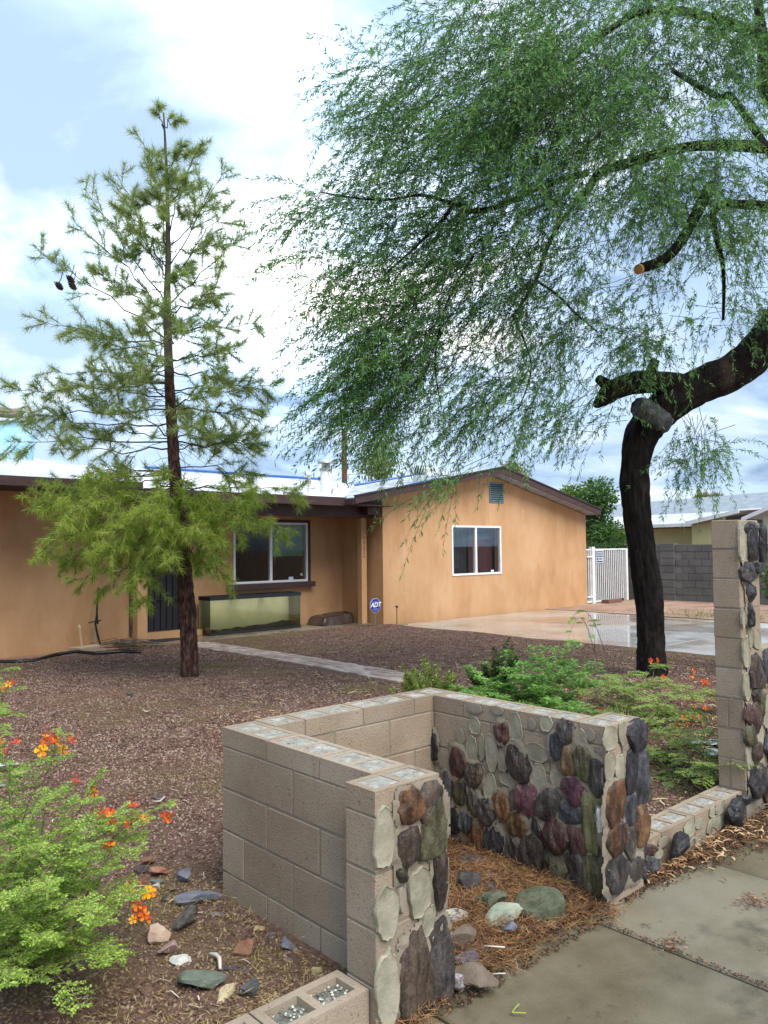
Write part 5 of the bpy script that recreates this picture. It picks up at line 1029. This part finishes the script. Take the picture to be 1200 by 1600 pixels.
    for v0, u, v, dz in low: branch(v0, at(u, v, D0-dz), -.16, .017, 1.15, .02)
    for k in range(60):                                  # bare dead twigs low in the crown
        a = trunk_at(random.uniform(560, 800)); d = nrm(rng.normal(size=3)*V(1, 1, .35)); e = a+d*random.uniform(.3, .8); L.poly(bez(a, (a+e)/2+rng.normal(size=3)*.05, e-V(0, 0, .08), 6), .006, .002); L.add(a+(e-a)*.6, a+(e-a)*.6+nrm(rng.normal(size=3))*.18, .003, .0015)
    TB, TD, TS = np.array(TB), np.array(TD), np.array(TS); nt = len(TB); kn = 20
    hi = (TB[:, 2] < 2.75)
    b = np.repeat(TB, kn, 0); d = np.repeat(TD, kn, 0); s = np.repeat(TS, kn); lo = np.repeat(hi, kn)
    off = rng.random((len(b), 1))*.05; b = b-d*off; d = unit(d*.6+rng.normal(size=d.shape)*.62+np.where(lo[:, None], V(0, 0, -.22), V(0, 0, .05)))
    ln = rng.uniform(.08, .15, len(b))*s; h = rng.normal(size=d.shape); w = unit(np.cross(d, h))*(rng.uniform(.0022, .0034, len(b))[:, None])
    tri = np.stack([b-w, b+w, b+d*ln[:, None]+V(0, 0, -.012)], 1).reshape(-1, 3)
    lt = lo; T3 = tri.reshape(-1, 3, 3)
    npmesh('needles', T3[lt].reshape(-1, 3), 3, leafmat('pine_needle', [(.20, .31, .04), (.36, .48, .07), (.52, .61, .15)], .5), t)['label'] = 'bright yellow green needles of the drooping lower boughs'
    npmesh('needles', T3[~lt].reshape(-1, 3), 3, leafmat('pine_needle_upper', [(.16, .24, .07), (.29, .39, .12), (.43, .52, .19)], .55), t)['label'] = 'grey green needles of the upper tree'
    L.build('branches', plain('pine_branch', (.055, .035, .028), .9), t)
    cone = mat('pine_cone_brown', [(.02, .013, .012), (.055, .035, .03)], 60, .8, .8, 90)
    for u, v in ((92, 442), (110, 432), (113, 442)):
        p = at(u, v, D0+.27); mb = MB()
        for k in range(7):
            r = .045*math.sin(math.pi*(k+.7)/8.2); mb.tube([p+V(-.06+k*.017, 0, -.012*k), p+V(-.05+k*.017, 0, -.012*k-.004)], [r, r*1.12], 9)
        mb.tube([p, p+V(.03, 0, .07), p+V(.05, 0, .17)], .006, 5); mb.build('pine_cone', cone, t, smooth=True)
    print('pine tufts', nt)
build_pine()
# ---- bird of paradise shrubs: stems, feathery leaves, flower heads
FR = [mat('petal_red', [(.62, .07, .02), (.80, .13, .03)], 40, .5, 0, transl=.3, spec=.2), mat('petal_orange', [(.80, .20, .02), (.88, .33, .03)], 40, .5, 0, transl=.3, spec=.2), mat('petal_yellow', [(.85, .42, .02), (.90, .55, .03)], 40, .5, 0, transl=.3, spec=.2)]
def frond(p, d, L, LB, LD, LL, LS, lines, npin=7, nlf=9, lf=.013, droop=.35, up=None):
    d = nrm(d); end = p+d*L+V(0, 0, -droop*L*.6); pts = bez(p, p+d*L*.55+V(0, 0, .06*L), end, npin+2); lines.poly(pts, .0018, .0008)
    for k in range(1, npin+1):
        ax = nrm(pts[k+1]-pts[k-1]) if k < npin+1 else d; side = nrm(np.cross(ax, V(0, 0, 1)+rng.normal(size=3)*.15)); pl = L*.36*math.sin(math.pi*(k+1.2)/(npin+3))
        for sg in (-1, 1):
            pd = nrm(ax*.55+side*sg+V(0, 0, -.12)); e = pts[k]+pd*pl; lines.add(pts[k], e, .0009, .0005)
            tt = (np.arange(nlf)+.6)/nlf; bp = pts[k]+pd*pl*tt[:, None]; s2 = nrm(np.cross(pd, V(0, 0, 1)+rng.normal(size=3)*.2))
            for q in (-1, 1): LB.append(bp); LD.append(np.tile(nrm(pd*.45+s2*q+V(0, 0, -.1)), (nlf, 1))+rng.normal(size=(nlf, 3))*.18); LL.append(np.full(nlf, lf)*rng.uniform(.8, 1.15, nlf)); LS.append(np.tile(nrm(np.cross(pd, s2)), (nlf, 1))+rng.normal(size=(nlf, 3))*.25)
def flower(mb, p, r, mi, seed):
    rr = random.Random(seed); n = nrm([rr.gauss(0, .5), rr.gauss(-.6, .4), rr.uniform(.2, 1)]); a = nrm(np.cross(n, V(.3, .2, 1))); b = np.cross(n, a)
    for k in range(5):
        th = 2*math.pi*k/5+rr.uniform(-.2, .2); c, s = math.cos(th), math.sin(th); u = a*c+b*s; w = np.cross(n, u); q = r*rr.uniform(.8, 1.15); lift = rr.uniform(.1, .55)
        pts = [p, p+u*q*.45-w*q*.22+n*q*.12*lift, p+u*q*.85-w*q*.36+n*q*.5*lift, p+u*q*1.05+n*q*.35*lift, p+u*q*.85+w*q*.36+n*q*.55*lift, p+u*q*.45+w*q*.22+n*q*.15*lift]
        mid = p+u*q*.6+n*q*.3*lift; mb.add(pts+[mid], [(6, i, (i+1) % 6) for i in range(6)], mi if rr.random() < .8 else max(0, mi-1))
    for k in range(5): d = nrm(n+np.array([rr.gauss(0, .3) for _ in range(3)])); mb.tube([p, p+d*r*1.9], [r*.035, r*.02], 3, 0, cap=False)
def shrub(label, base, stems, flowers, cols, name='flowering_shrub', nf=9, fl=(.15, .24), lf=.013, npin=7, nlf=9, droop=.35, stemr=.006, wd=.5, stemcol=(.16, .17, .06)):
    t = thing(name, base, label, 'shrub'); lines = Lines(); LB, LD, LL, LS = [], [], [], []
    for tip in stems:
        tip = np.asarray(tip, float); mid = (base+tip)/2+V(0, 0, .18*np.linalg.norm(tip-base))+rng.normal(size=3)*.04; pts = bez(np.asarray(base)+rng.normal(size=3)*V(.06, .06, 0), mid, tip, 12); lines.poly(pts, stemr, .002)
        az = random.uniform(0, 6.28)
        for j in range(nf):
            s = .3+.7*(j+.5)/nf; x = s*11; k = min(10, int(x)); p = pts[k]*(1-(x-k))+pts[k+1]*(x-k); az += 2.4
            d = nrm(V(math.cos(az), math.sin(az), random.uniform(.0, .5))+nrm(pts[k+1]-pts[k])*.6); frond(p, d, random.uniform(*fl), LB, LD, LL, LS, lines, npin, nlf, lf, droop)
        frond(tip, nrm(pts[-1]-pts[-2]), fl[1]*.8, LB, LD, LL, LS, lines, npin, nlf, lf, droop)
    LB, LD, LL, LS = map(np.concatenate, (LB, LD, LL, LS)); ok = LB[:, 2] > .03; LB, LD, LL, LS = LB[ok], LD[ok], LL[ok], LS[ok]
    npmesh('leaves', leafquads(LB, LD, LL, LL*wd, LS), 4, leafmat(name+'_leaf_%d' % len(bpy.data.materials), cols, .4, .5), t)
    for (u, v, D, n, spread, pal) in flowers:
        c = at(u, v, D)
        for k in range(n):
            mb = MB()
            p = c+np.array([random.gauss(0, spread), random.gauss(0, spread), random.gauss(0, spread*.8)]); flower(mb, p, random.uniform(.018, .028), random.choice(pal), int(u*7+v+k*31)); b0 = c+V(0, 0, -spread*2.2); lines.add(b0, p, .0016, .0009); mb.build('flower', FR, t, smooth=True)
        lines.poly(bez(c+V(0, 0, -spread*2.2), c+V(0, 0, -.15), np.asarray(base)*.4+c*.6+V(0, 0, -.15), 5), .002, .0035)
    lines.build('stems', plain(name+'_stem_%d' % len(bpy.data.materials), stemcol, .7), t); return t
BOPC = [(.14, .26, .04), (.25, .41, .06), (.42, .56, .11)]
b = gz(20, 1520, .04)
shrub('near left bird of paradise shrub with feathery light green leaves and orange flower heads', b, [at(u, v, D) for u, v, D in ((75, 1200, 3.3), (130, 1255, 3.2), (215, 1280, 3.3), (180, 1310, 3.1), (165, 1400, 2.9), (140, 1480, 2.75), (95, 1530, 2.6), (20, 1510, 2.5), (10, 1215, 3.1), (40, 1270, 2.9), (120, 1330, 2.8), (60, 1385, 2.6), (-40, 1300, 2.7), (165, 1350, 3.0), (-30, 1450, 2.5), (110, 1420, 2.65), (30, 1340, 2.75), (80, 1300, 2.95), (150, 1300, 3.1), (0, 1400, 2.6), (60, 1460, 2.6), (130, 1450, 2.75), (20, 1250, 3.2))],
      [(80, 1162, 3.35, 11, .042, [0, 1, 1, 2]), (118, 1225, 3.2, 1, .01, [0]), (148, 1238, 3.2, 2, .01, [1]), (178, 1275, 3.15, 9, .042, [0, 0, 1, 2]), (258, 1278, 3.3, 2, .012, [0, 1]), (205, 1388, 2.95, 3, .018, [1, 2]), (218, 1418, 2.9, 6, .026, [0, 1, 2]), (235, 1398, 2.95, 3, .016, [1, 2]), (165, 1322, 3.0, 2, .016, [1, 0]), (15, 1160, 3.3, 5, .04, [0])], BOPC, nf=6, fl=(.15, .23), lf=.0145, npin=6, nlf=8, droop=.25)
b = gz(-40, 1180, .04)
shrub('small bird of paradise stem at the far left edge with one red and yellow bloom', b, [at(-10, 1060, 4.6), at(0, 1100, 4.5), at(-25, 1120, 4.4), at(2, 1130, 4.4)], [(4, 1072, 4.6, 4, .03, [0, 2])], BOPC, nf=6, fl=(.12, .2))
b = gz(1075, 1225, .05)
shrub('bird of paradise sprawling behind the right low wall, fern tips crossing the tall column', b, [at(u, v, D) for u, v, D in ((1085, 1120, 6.2), (1120, 1135, 5.4), (1125, 1195, 5.1), (1100, 1205, 5.2), (1060, 1140, 6.2), (1035, 1180, 6.0), (1030, 1130, 6.6), (1000, 1190, 6.0), (1070, 1210, 5.6), (1045, 1235, 5.4), (1090, 1170, 5.6), (1010, 1150, 6.4))],
      [(1100, 1108, 6.0, 5, .035, [0, 1, 1]), (1078, 1124, 6.0, 6, .03, [0, 0, 1])], [(.15, .25, .055), (.26, .39, .085), (.41, .52, .14)], nf=4, fl=(.16, .28), lf=.016)
b = gz(985, 1150, .05)
shrub('bird of paradise with red orange blooms growing in front of the mesquite trunk', b, [at(u, v, D) for u, v, D in ((1025, 1040, 8.2), (1045, 1070, 8.0), (1095, 1080, 7.6), (1110, 1085, 7.6), (990, 1070, 8.2), (940, 1075, 8.2), (920, 1060, 8.6), (960, 1110, 7.6), (1000, 1110, 7.4), (1040, 1110, 7.4), (900, 1090, 7.8), (880, 1070, 8.4), (970, 1060, 8.6), (1070, 1115, 7.2))],
      [(1022, 1032, 8.2, 5, .03, [0, 1, 1]), (1040, 1060, 8.0, 7, .035, [0, 0]), (1098, 1070, 7.6, 7, .045, [0, 0, 1]), (1078, 1050, 8.0, 3, .03, [1, 1]), (905, 1084, 7.8, 4, .028, [0, 1]), (938, 1106, 7.4, 3, .026, [0])], [(.15, .25, .055), (.26, .39, .085), (.41, .52, .14)], nf=5, fl=(.2, .34), lf=.02)
b = at(820, 1110, 6.2); b[2] = .05
shrub('bright green fern leaved bush behind the stone faced wall', b, [at(u, v, D) for u, v, D in ((800, 1050, 6.2), (840, 1040, 6.3), (880, 1025, 6.4), (770, 1075, 6.0), (750, 1095, 5.9), (830, 1075, 6.0), (870, 1060, 6.1), (900, 1075, 6.2), (910, 1050, 6.4), (790, 1095, 5.8), (850, 1100, 5.8), (890, 1105, 5.9), (780, 1055, 6.4), (820, 1060, 5.9), (735, 1080, 6.0), (755, 1065, 6.2))], [], [(.095, .25, .05), (.165, .37, .07), (.27, .49, .11)], name='fern_bush', nf=8, fl=(.17, .27), lf=.034, npin=8, nlf=4, wd=.42)
b = gz(935, 1020, .03)
shrub('tall thin weed stem with sparse leaves beside the driveway edge', b, [at(893, 968, 8.6), at(925, 990, 8.8), at(888, 1000, 8.6)], [], BOPC, name='weed', nf=4, fl=(.08, .14), lf=.02, npin=5, nlf=4)
def rosemary(label, base, tips, cols):
    t = thing('rosemary_bush', base, label, 'bush'); lines = Lines(); LB, LD = [], []
    for tip in tips:
        pts = bez(np.asarray(base)+rng.normal(size=3)*V(.1, .1, 0), (np.asarray(base)+tip)/2+rng.normal(size=3)*.06, tip, 14); lines.poly(pts, .006, .002); n = 360
        for s in range(3):
            P2 = pts if s == 0 else bez(pts[6+s], pts[9], pts[-1]+rng.normal(size=3)*.09-V(0, 0, .06), 10)
            if s: lines.poly(P2, .003, .0015)
            tt = rng.uniform(.15, 1, n)*(len(P2)-1.001); k = tt.astype(int); fr = (tt-k)[:, None]; LB.append(P2[k]*(1-fr)+P2[k+1]*fr); ax = unit(P2[k+1]-P2[k]); LD.append(ax*.7+unit(np.cross(ax, rng.normal(size=ax.shape))))
    LB, LD = np.concatenate(LB), np.concatenate(LD); n = len(LB); npmesh('leaves', leafquads(LB, LD, rng.uniform(.026, .042, n), .008), 4, leafmat('rosemary_leaf_%d' % len(bpy.data.materials), cols, .3), t); lines.build('stems', plain('rosemary_stem_%d' % len(bpy.data.materials), (.09, .085, .04), .8), t)
RC = [(.10, .15, .03), (.19, .25, .05), (.30, .36, .09)]
b = at(680, 1095, 6.0); b[2] = .05
rosemary('spiky olive green rosemary bush behind the back corner of the block wall', b, [at(u, v, 6.0+random.uniform(-.3, .3)) for u, v in ((628, 1040), (645, 1045), (660, 1025), (672, 1050), (683, 1040), (700, 1050), (706, 1055), (640, 1065), (655, 1060), (690, 1065), (630, 1070), (715, 1070))], RC)
b = at(745, 1105, 6.3); b[2] = .05
rosemary('dark leaning rosemary sprig arching over the fern leaved bush', b, [at(u, v, 6.3+random.uniform(-.2, .2)) for u, v in ((800, 1008), (790, 1010), (780, 1030), (755, 1040), (740, 1060), (765, 1050), (735, 1075), (775, 1020))], [(.035, .05, .02), (.075, .095, .035), (.13, .15, .06)])
# ---- background trees
def bgtree(name, label, u, v, D, ru, rv, n, leaf, cols, trunk=.12, droop=-.1, lobes=7, base_z=0):
    c = at(u, v, D); t = thing(name, (c[0], c[1], base_z), label, 'tree'); mb = MB(); mb.tube([V(c[0], c[1], base_z), V(c[0]+.1, c[1], (c[2]+base_z)/2), c], [trunk, trunk*.8, trunk*.3], 8)
    LB, LD = [], []; W_, H_ = ru/F*D, rv/F*D
    for k in range(lobes):
        q = nrm(rng.normal(size=3))*random.uniform(.25, .72); cc = c+CR*q[0]*W_+CU*q[1]*H_+CF*q[2]*W_; mb.tube([c-V(0, 0, H_*.7), (c+cc)/2, cc], [trunk*.4, trunk*.25, .01], 6); m = n//lobes; p = unit(rng.normal(size=(m, 3)))*rng.random((m, 1))**.5*V(W_*.5, W_*.5, H_*.45); LB.append(cc+p); LD.append(unit(p+V(1e-6, 0, 0))*.6+rng.normal(size=p.shape)*.5+V(0, 0, droop))
    mb.build('trunk', plain(name+'_bark_%d' % len(bpy.data.materials), (.06, .045, .035), .9), t, smooth=True); LB, LD = np.concatenate(LB), np.concatenate(LD)
    npmesh('crown', leafquads(LB, LD, rng.uniform(.7, 1.3, len(LB))*leaf, leaf*.42), 4, leafmat(name+'_leaf_%d' % len(bpy.data.materials), cols, .4), t)
bgtree('backyard_tree', 'bright green tree right of the gable behind the white gate', 925, 815, 27, 62, 62, 7000, .15, [(.035, .09, .02), (.07, .16, .035), (.13, .24, .06)])
bgtree('backyard_tree', 'tall yellow green tree showing above the right slope of the gable roof', 880, 775, 31, 42, 34, 3200, .15, [(.06, .13, .02), (.12, .22, .04), (.20, .30, .08)])
bgtree('weeping_tree', 'pale green weeping tree behind the shingled roof beside the utility pole', 590, 718, 33, 50, 56, 2600, .15, [(.10, .17, .06), (.18, .27, .10), (.28, .37, .15)], droop=-1.5, lobes=20)
bgtree('backyard_tree', 'sparse yellow green treetop behind the gable peak', 805, 742, 34, 34, 28, 900, .16, [(.12, .15, .03), (.20, .22, .05), (.28, .28, .09)])
bgtree('backyard_tree', 'dark green low tree directly behind the white gate', 935, 862, 25, 52, 26, 3200, .13, [(.025, .07, .02), (.05, .11, .03), (.09, .17, .05)])
def palm():
    c = at(1107, 786, 70); t = thing('palm_tree', (c[0], c[1], 0), 'distant palm top peeking over the neighbouring roof', 'palm'); MB().tube([V(c[0], c[1], 0), c], [.25, .2], 8).build('trunk', plain('palm_trunk', (.12, .09, .06), .9), t)
    LB, LD = [], []
    for k in range(36):
        a = k*2.4; e = random.uniform(-.5, .9); d = nrm(V(math.cos(a)*math.cos(e), math.sin(a)*math.cos(e), math.sin(e))); P = bez(c, c+d*.7+V(0, 0, .2), c+d*1.25-V(0, 0, .35), 12); LB.append(np.repeat(P, 6, 0)); LD.append(unit(rng.normal(size=(72, 3))+d*1.2-V(0, 0, .5)))
    LB, LD = np.concatenate(LB), np.concatenate(LD); npmesh('crown', leafquads(LB, LD, .6, .09), 4, leafmat('palm_leaf', [(.12, .12, .03), (.22, .22, .07), (.36, .31, .13)]), t)
palm()
def bougainvillea():
    c = at(1195, 960, 9.5); t = thing('bougainvillea', (c[0], c[1], 0), 'green bush with magenta blooms behind the tall column at the right edge', 'bush'); LB, LD, FB = [], [], []; lines = Lines()
    for k in range(16):
        q = nrm(rng.normal(size=3))*random.uniform(.2, 1); cc = V(c[0]+.6+q[0]*.55, c[1]-.3+q[1]*.5, .95+q[2]*.85); lines.poly(bez(V(c[0]+.5, c[1]-.3, 0), V(c[0]+.5, c[1]-.3, .6), cc, 6), .012, .004); p = unit(rng.normal(size=(420, 3)))*rng.random((420, 1))**.45*.34; LB.append(cc+p); LD.append(p+rng.normal(size=p.shape)*.15-V(0, 0, .08)); FB.append(cc+unit(rng.normal(size=(7, 3)))*.33)
    LB, LD, FB = map(np.concatenate, (LB, LD, FB)); ok = LB[:, 2] > .03; npmesh('leaves', leafquads(LB[ok], LD[ok], .055, .034), 4, leafmat('bougainvillea_leaf', [(.04, .10, .025), (.08, .17, .045), (.15, .26, .07)]), t); lines.build('stems', plain('bougainvillea_stem', (.08, .06, .04), .9), t)
    n = len(FB); FBr = np.repeat(FB, 9, 0)+rng.normal(size=(n*9, 3))*.022; npmesh('flowers', leafquads(FBr, rng.normal(size=FBr.shape), .045, .036), 4, leafmat('bougainvillea_bract', [(.62, .03, .20), (.75, .06, .30), (.82, .14, .38)], .35), t)
bougainvillea()
# ------------------------------------------------------------------ ground cover: gravel, straw, seed pods, grass (each one mass)
def chips(name, pts, size, m, flat=.6):
    n = len(pts); oct_ = np.array([(1, 0, 0), (0, 1, 0), (-1, 0, 0), (0, -1, 0), (0, 0, 1), (0, 0, -1)], float); v = oct_[None]*rng.uniform(.55, 1.25, (n, 6, 1)); v[:, :, 2] *= flat
    a = rng.uniform(0, 6.28, n); c, s = np.cos(a)[:, None], np.sin(a)[:, None]; x = v[:, :, 0]*c-v[:, :, 1]*s; y = v[:, :, 0]*s+v[:, :, 1]*c; tx = rng.normal(size=(n, 1))*.35; z = v[:, :, 2]+x*tx
    q = np.stack([x, y, z], 2)*np.asarray(size).reshape(-1, 1, 1)+pts[:, None]; f = np.array([(0, 1, 4), (1, 2, 4), (2, 3, 4), (3, 0, 4), (1, 0, 5), (2, 1, 5), (3, 2, 5), (0, 3, 5)]); fs = (np.arange(n)*6)[:, None, None]+f[None]
    return tag(idxmesh(name, q.reshape(-1, 3), fs.reshape(-1, 3), m), kind='stuff')
def inyard(x, y):                                        # keep gravel off walls, path and slabs
    ok = (x > -2.5) & (x < 11.5) & (y > 2.36) & (y < 12.7)
    ok &= ~((x > 1.98) & (x < 3.53) & (y < 3.43)); ok &= ~((x > 6.58) & (x < 7.18) & (y > 7.0)); ok &= ~((x > 5.9) & (y > 12.72)); return ok
def visible(x, y, m=.12):
    p = np.stack([x, y, np.full_like(x, .05)], 1)-O; c = p@CF; return (c > .3) & (np.abs(p@CR) < c*(600/F+m)) & (p@CU > -c*(800/F+m))
GRV = mat('gravel_chip', [(.058, .030, .022), (.118, .063, .046), (.175, .102, .076), (.225, .145, .112), (.31, .235, .185)], 3, .8, 0, island=1.0, spec=.35, contrast=(.12, .95), spots=[((.15, .125, .04), .75, .50, .64, (1, 1, 1), .7), ((.17, .085, .06), .4, .52, .7, (1, 1, 1), .5)])
def build_cover():
    N = 420000; x = rng.uniform(-2.5, 11.5, N); y = rng.uniform(2.36, 12.7, N); D = np.hypot(x, y); ok = inyard(x, y) & visible(x, y) & (rng.random(N) < np.clip((4.8/D)**1.2, .1, 1)); x, y, D = x[ok], y[ok], D[ok]
    z = np.array([yard_z(a, b) for a, b in zip(x, y)]); chips('gravel', np.stack([x, y, z+.002], 1), rng.uniform(.005, .013, len(x))*np.clip(D/4.5, 1, 1.5), GRV); print('gravel', len(x))
    # straw and fine litter
    def needles(name, x, y, z, ln, w, m, lift=.25):
        n = len(x); b = np.stack([x, y, z], 1); a = rng.uniform(0, 6.28, n); d = np.stack([np.cos(a), np.sin(a), rng.normal(size=n)*lift], 1); up = np.stack([rng.normal(size=n)*.4, rng.normal(size=n)*.4, np.ones(n)], 1); return tag(npmesh(name, leafquads(b, d, ln, w, up), 4, m), kind='stuff')
    ST_ = mat('straw', [(.05, .024, .012), (.14, .062, .022), (.24, .115, .042), (.36, .21, .085)], 4, .8, 0, island=1.0, contrast=(.12, .9))
    n = 22000; sx = rng.uniform(1.9, 3.32, n); sy = rng.uniform(1.93, 3.2, n); edge = 2.03+.05*np.sin(sx*3.1)+.03*np.sin(sx*9); edge = np.where(sx > 3.2, 2.0, edge); ok = (sy > edge-.05*rng.random(n)**2) & ~((sx < 2.22) & (sy > 2.08)); sx, sy = sx[ok], sy[ok]
    zz = np.clip((sy-2.02)/.25, 0, 1)*.045+.012+rng.random(len(sx))*.02; needles('pine_straw', sx, sy, zz, rng.uniform(.03, .10, len(sx)), rng.uniform(.0014, .0028, len(sx)), ST_)
    n = 5000; sx = rng.uniform(1.9, 3.3, n); sy = rng.uniform(2.0, 3.2, n); ok = ~((sx < 2.22) & (sy > 2.08)); sx, sy = sx[ok], sy[ok]; chips('planter_bark', np.stack([sx, sy, np.clip((sy-2.02)/.25, 0, 1)*.045+.006+0*sx], 1), rng.uniform(.004, .012, len(sx)), mat('bark_litter', [(.03, .018, .012), (.09, .045, .024), (.20, .11, .055)], 4, .85, 0, island=1.0, contrast=(.15, .9)))
    n = 9000; sx = rng.uniform(.3, 2.02, n); sy = 2.34+rng.random(n)**1.4*1.3; ok = ~((sx > 1.98)); sx, sy = sx[ok], sy[ok]; ok = rng.random(len(sx)) < np.clip(.5+np.array([mnoise.noise(Vector((a*2.2, b*2.2, 4))) for a, b in zip(sx, sy)])*1.3, .05, 1); sx, sy = sx[ok], sy[ok]; needles('dry_grass_litter', sx, sy, np.full(len(sx), .068)+rng.random(len(sx))*.012, rng.uniform(.02, .06, len(sx)), .0018, mat('yellow_straw', [(.16, .11, .03), (.30, .23, .07), (.42, .34, .14)], 4, .8, 0, island=1.0))
    # mesquite seed pods and pale chips: right bed, strip by the sidewalk, and yard
    def pods(name, x, y, z, ln, w, m):
        n = len(x); a = rng.uniform(0, 6.28, n); d = np.stack([np.cos(a), np.sin(a), 0*a], 1); s = np.stack([-np.sin(a), np.cos(a), 0*a], 1); b = np.stack([x, y, z], 1); cv = rng.uniform(-.35, .35, n)[:, None]; vs = []
        for t_ in (0, .33, .67, 1):
            c = b+d*(ln*t_)[:, None]+s*cv*(ln*4*t_*(1-t_)*.5)[:, None]+V(0, 0, 1)*(.012*rng.random(n)*math.sin(math.pi*t_))[:, None]; ww = (w*(.3+.7*math.sin(math.pi*(.12+.76*t_))))[:, None]; vs += [c-s*ww*.5, c+V(0, 0, 1)*ww*.3, c+s*ww*.5]
        vs = np.stack(vs, 1); f = np.array([(3*k+j, 3*k+j+1, 3*k+j+4, 3*k+j+3) for k in range(3) for j in range(2)]); fs = (np.arange(n)*12)[:, None, None]+f[None]; return tag(idxmesh(name, vs.reshape(-1, 3), fs.reshape(-1, 4), m, None, True), kind='stuff')
    PD = mat('seed_pod', [(.13, .065, .025), (.30, .17, .07), (.44, .29, .14), (.58, .45, .28)], 5, .7, 0, island=1.0, contrast=(.12, .9))
    n = 3800; x = rng.uniform(3.66, 11, n); y = rng.uniform(2.38, 8.5, n); ok = rng.random(n) < np.clip(np.exp(-((x-6.5)**2/9+(y-4)**2/7))*1.3, .04, 1); x, y = x[ok], y[ok]; z = np.array([yard_z(a, b) for a, b in zip(x, y)])+.012; pods('seed_pods', x, y, z, rng.uniform(.04, .12, len(x)), rng.uniform(.007, .014, len(x)), PD)
    n = 700; x = rng.uniform(3.45, 7.2, n); y = 2.12-np.abs(rng.normal(size=n))*.13*np.clip((x-3.2)/1.2, .25, 1.6); ok = (y > 1.5) & ~((x > 3.3) & (x < 3.66) & (y > 2.04)); x, y = x[ok], y[ok]; pods('strip_litter', x, y, np.full(len(x), .008)+rng.random(len(x))*.022, rng.uniform(.02, .075, len(x)), rng.uniform(.007, .015, len(x)), mat('strip_leaf', [(.07, .032, .015), (.17, .085, .035), (.30, .17, .075), (.50, .36, .20)], 5, .6, 0, island=1.0, contrast=(.12, .95)))
    n = 6500; x = rng.uniform(3.4, 7, n); y = 2.11-np.abs(rng.normal(size=n))*.09*np.clip((x-3.1)/1.2, .4, 1.5); chips('strip_soil', np.stack([x, y, np.full(n, .006)], 1), rng.uniform(.003, .010, n), bpy.data.materials['bark_litter'])
    n = 1400; x = rng.uniform(-1.5, 9, n); y = rng.uniform(2.5, 11.5, n); ok = inyard(x, y); x, y = x[ok], y[ok]; z = np.array([yard_z(a, b) for a, b in zip(x, y)])+.012; pods('yard_twigs', x, y, z, rng.uniform(.02, .09, len(x)), rng.uniform(.004, .008, len(x)), mat('pale_litter', [(.20, .15, .10), (.36, .30, .22), (.52, .47, .39)], 5, .8, 0, island=1.0))
    # crumbs caught in the sidewalk joint and a patch of wet leaves
    n = 500; y = rng.uniform(.9, 2.0, n); x = 3.17+rng.normal(size=n)*.012; chips('joint_crumbs', np.stack([x, y, np.full(n, .002)], 1), rng.uniform(.002, .006, n), bpy.data.materials['bark_litter'])
    for (u, v, nn, lab) in ((1180, 1408, 90, 0), (1050, 1475, 60, 0)):
        p = gz(u, v); x = p[0]+rng.normal(size=nn)*.05; y = p[1]+rng.normal(size=nn)*.025; needles('leaf_clump', x, y, np.full(nn, .004)+rng.random(nn)*.006, rng.uniform(.015, .04, nn), .008, mat('wet_leaf', [(.08, .035, .02), (.18, .085, .045), (.30, .17, .09)], 5, .5, 0, island=1.0) if 'wet_leaf' not in bpy.data.materials else bpy.data.materials['wet_leaf'], .05)
    for (u, v) in ((1043, 1502), (740, 1571), (780, 1452), (945, 1413)): pass
    # low green weeds on the right bed and thin grass by the side lot
    GR = leafmat('weed_blade', [(.07, .13, .03), (.13, .20, .05), (.22, .28, .09)], .3)
    n = 5200; x = rng.uniform(3.7, 8.5, n); y = rng.uniform(2.4, 6, n); ok = rng.random(n) < np.clip(np.array([mnoise.noise(Vector((a*1.3, b*1.3, 9))) for a, b in zip(x, y)])*1.6+.35, 0, 1); x, y = x[ok], y[ok]; n = len(x); b_ = np.stack([x, y, np.full(n, .05)], 1); d = np.stack([rng.normal(size=n), rng.normal(size=n), rng.uniform(.2, 1.3, n)], 1); tag(npmesh('ground_weeds', leafquads(b_, d, rng.uniform(.03, .10, n), rng.uniform(.006, .016, n)), 4, GR), kind='stuff')
    n = 2600; p = gz(1085, 972, .03); x = p[0]+rng.normal(size=n)*1.2; y = p[1]+rng.normal(size=n)*.8; ok = x > 17.3; x, y = x[ok], y[ok]; n = len(x); d = np.stack([rng.normal(size=n)*.5, rng.normal(size=n)*.5, rng.uniform(.4, 1.2, n)], 1); tag(npmesh('grass', leafquads(np.stack([x, y, np.full(n, .03)], 1), d, rng.uniform(.08, .22, n), .012), 4, leafmat('grass_blade', [(.12, .15, .04), (.22, .24, .08), (.34, .34, .14)], .3)), kind='stuff')
build_cover()

# repeats of one kind share a group
for o in list(COL.objects):
    if o.parent is None and o.get('category'):
        k = o.name.split('.')[0]
        g = {'rock': 'loose rocks lying around the block wall', 'flagstone': 'pale flagstones stacked behind the right low wall', 'twig': 'bleached twigs on the ground', 'flowering_shrub': 'bird of paradise shrubs', 'rosemary_bush': 'rosemary behind the block wall', 'backyard_tree': 'trees behind the house', 'low_wall': 'low single course walls along the sidewalk'}.get(k)
        if g: o['group'] = g
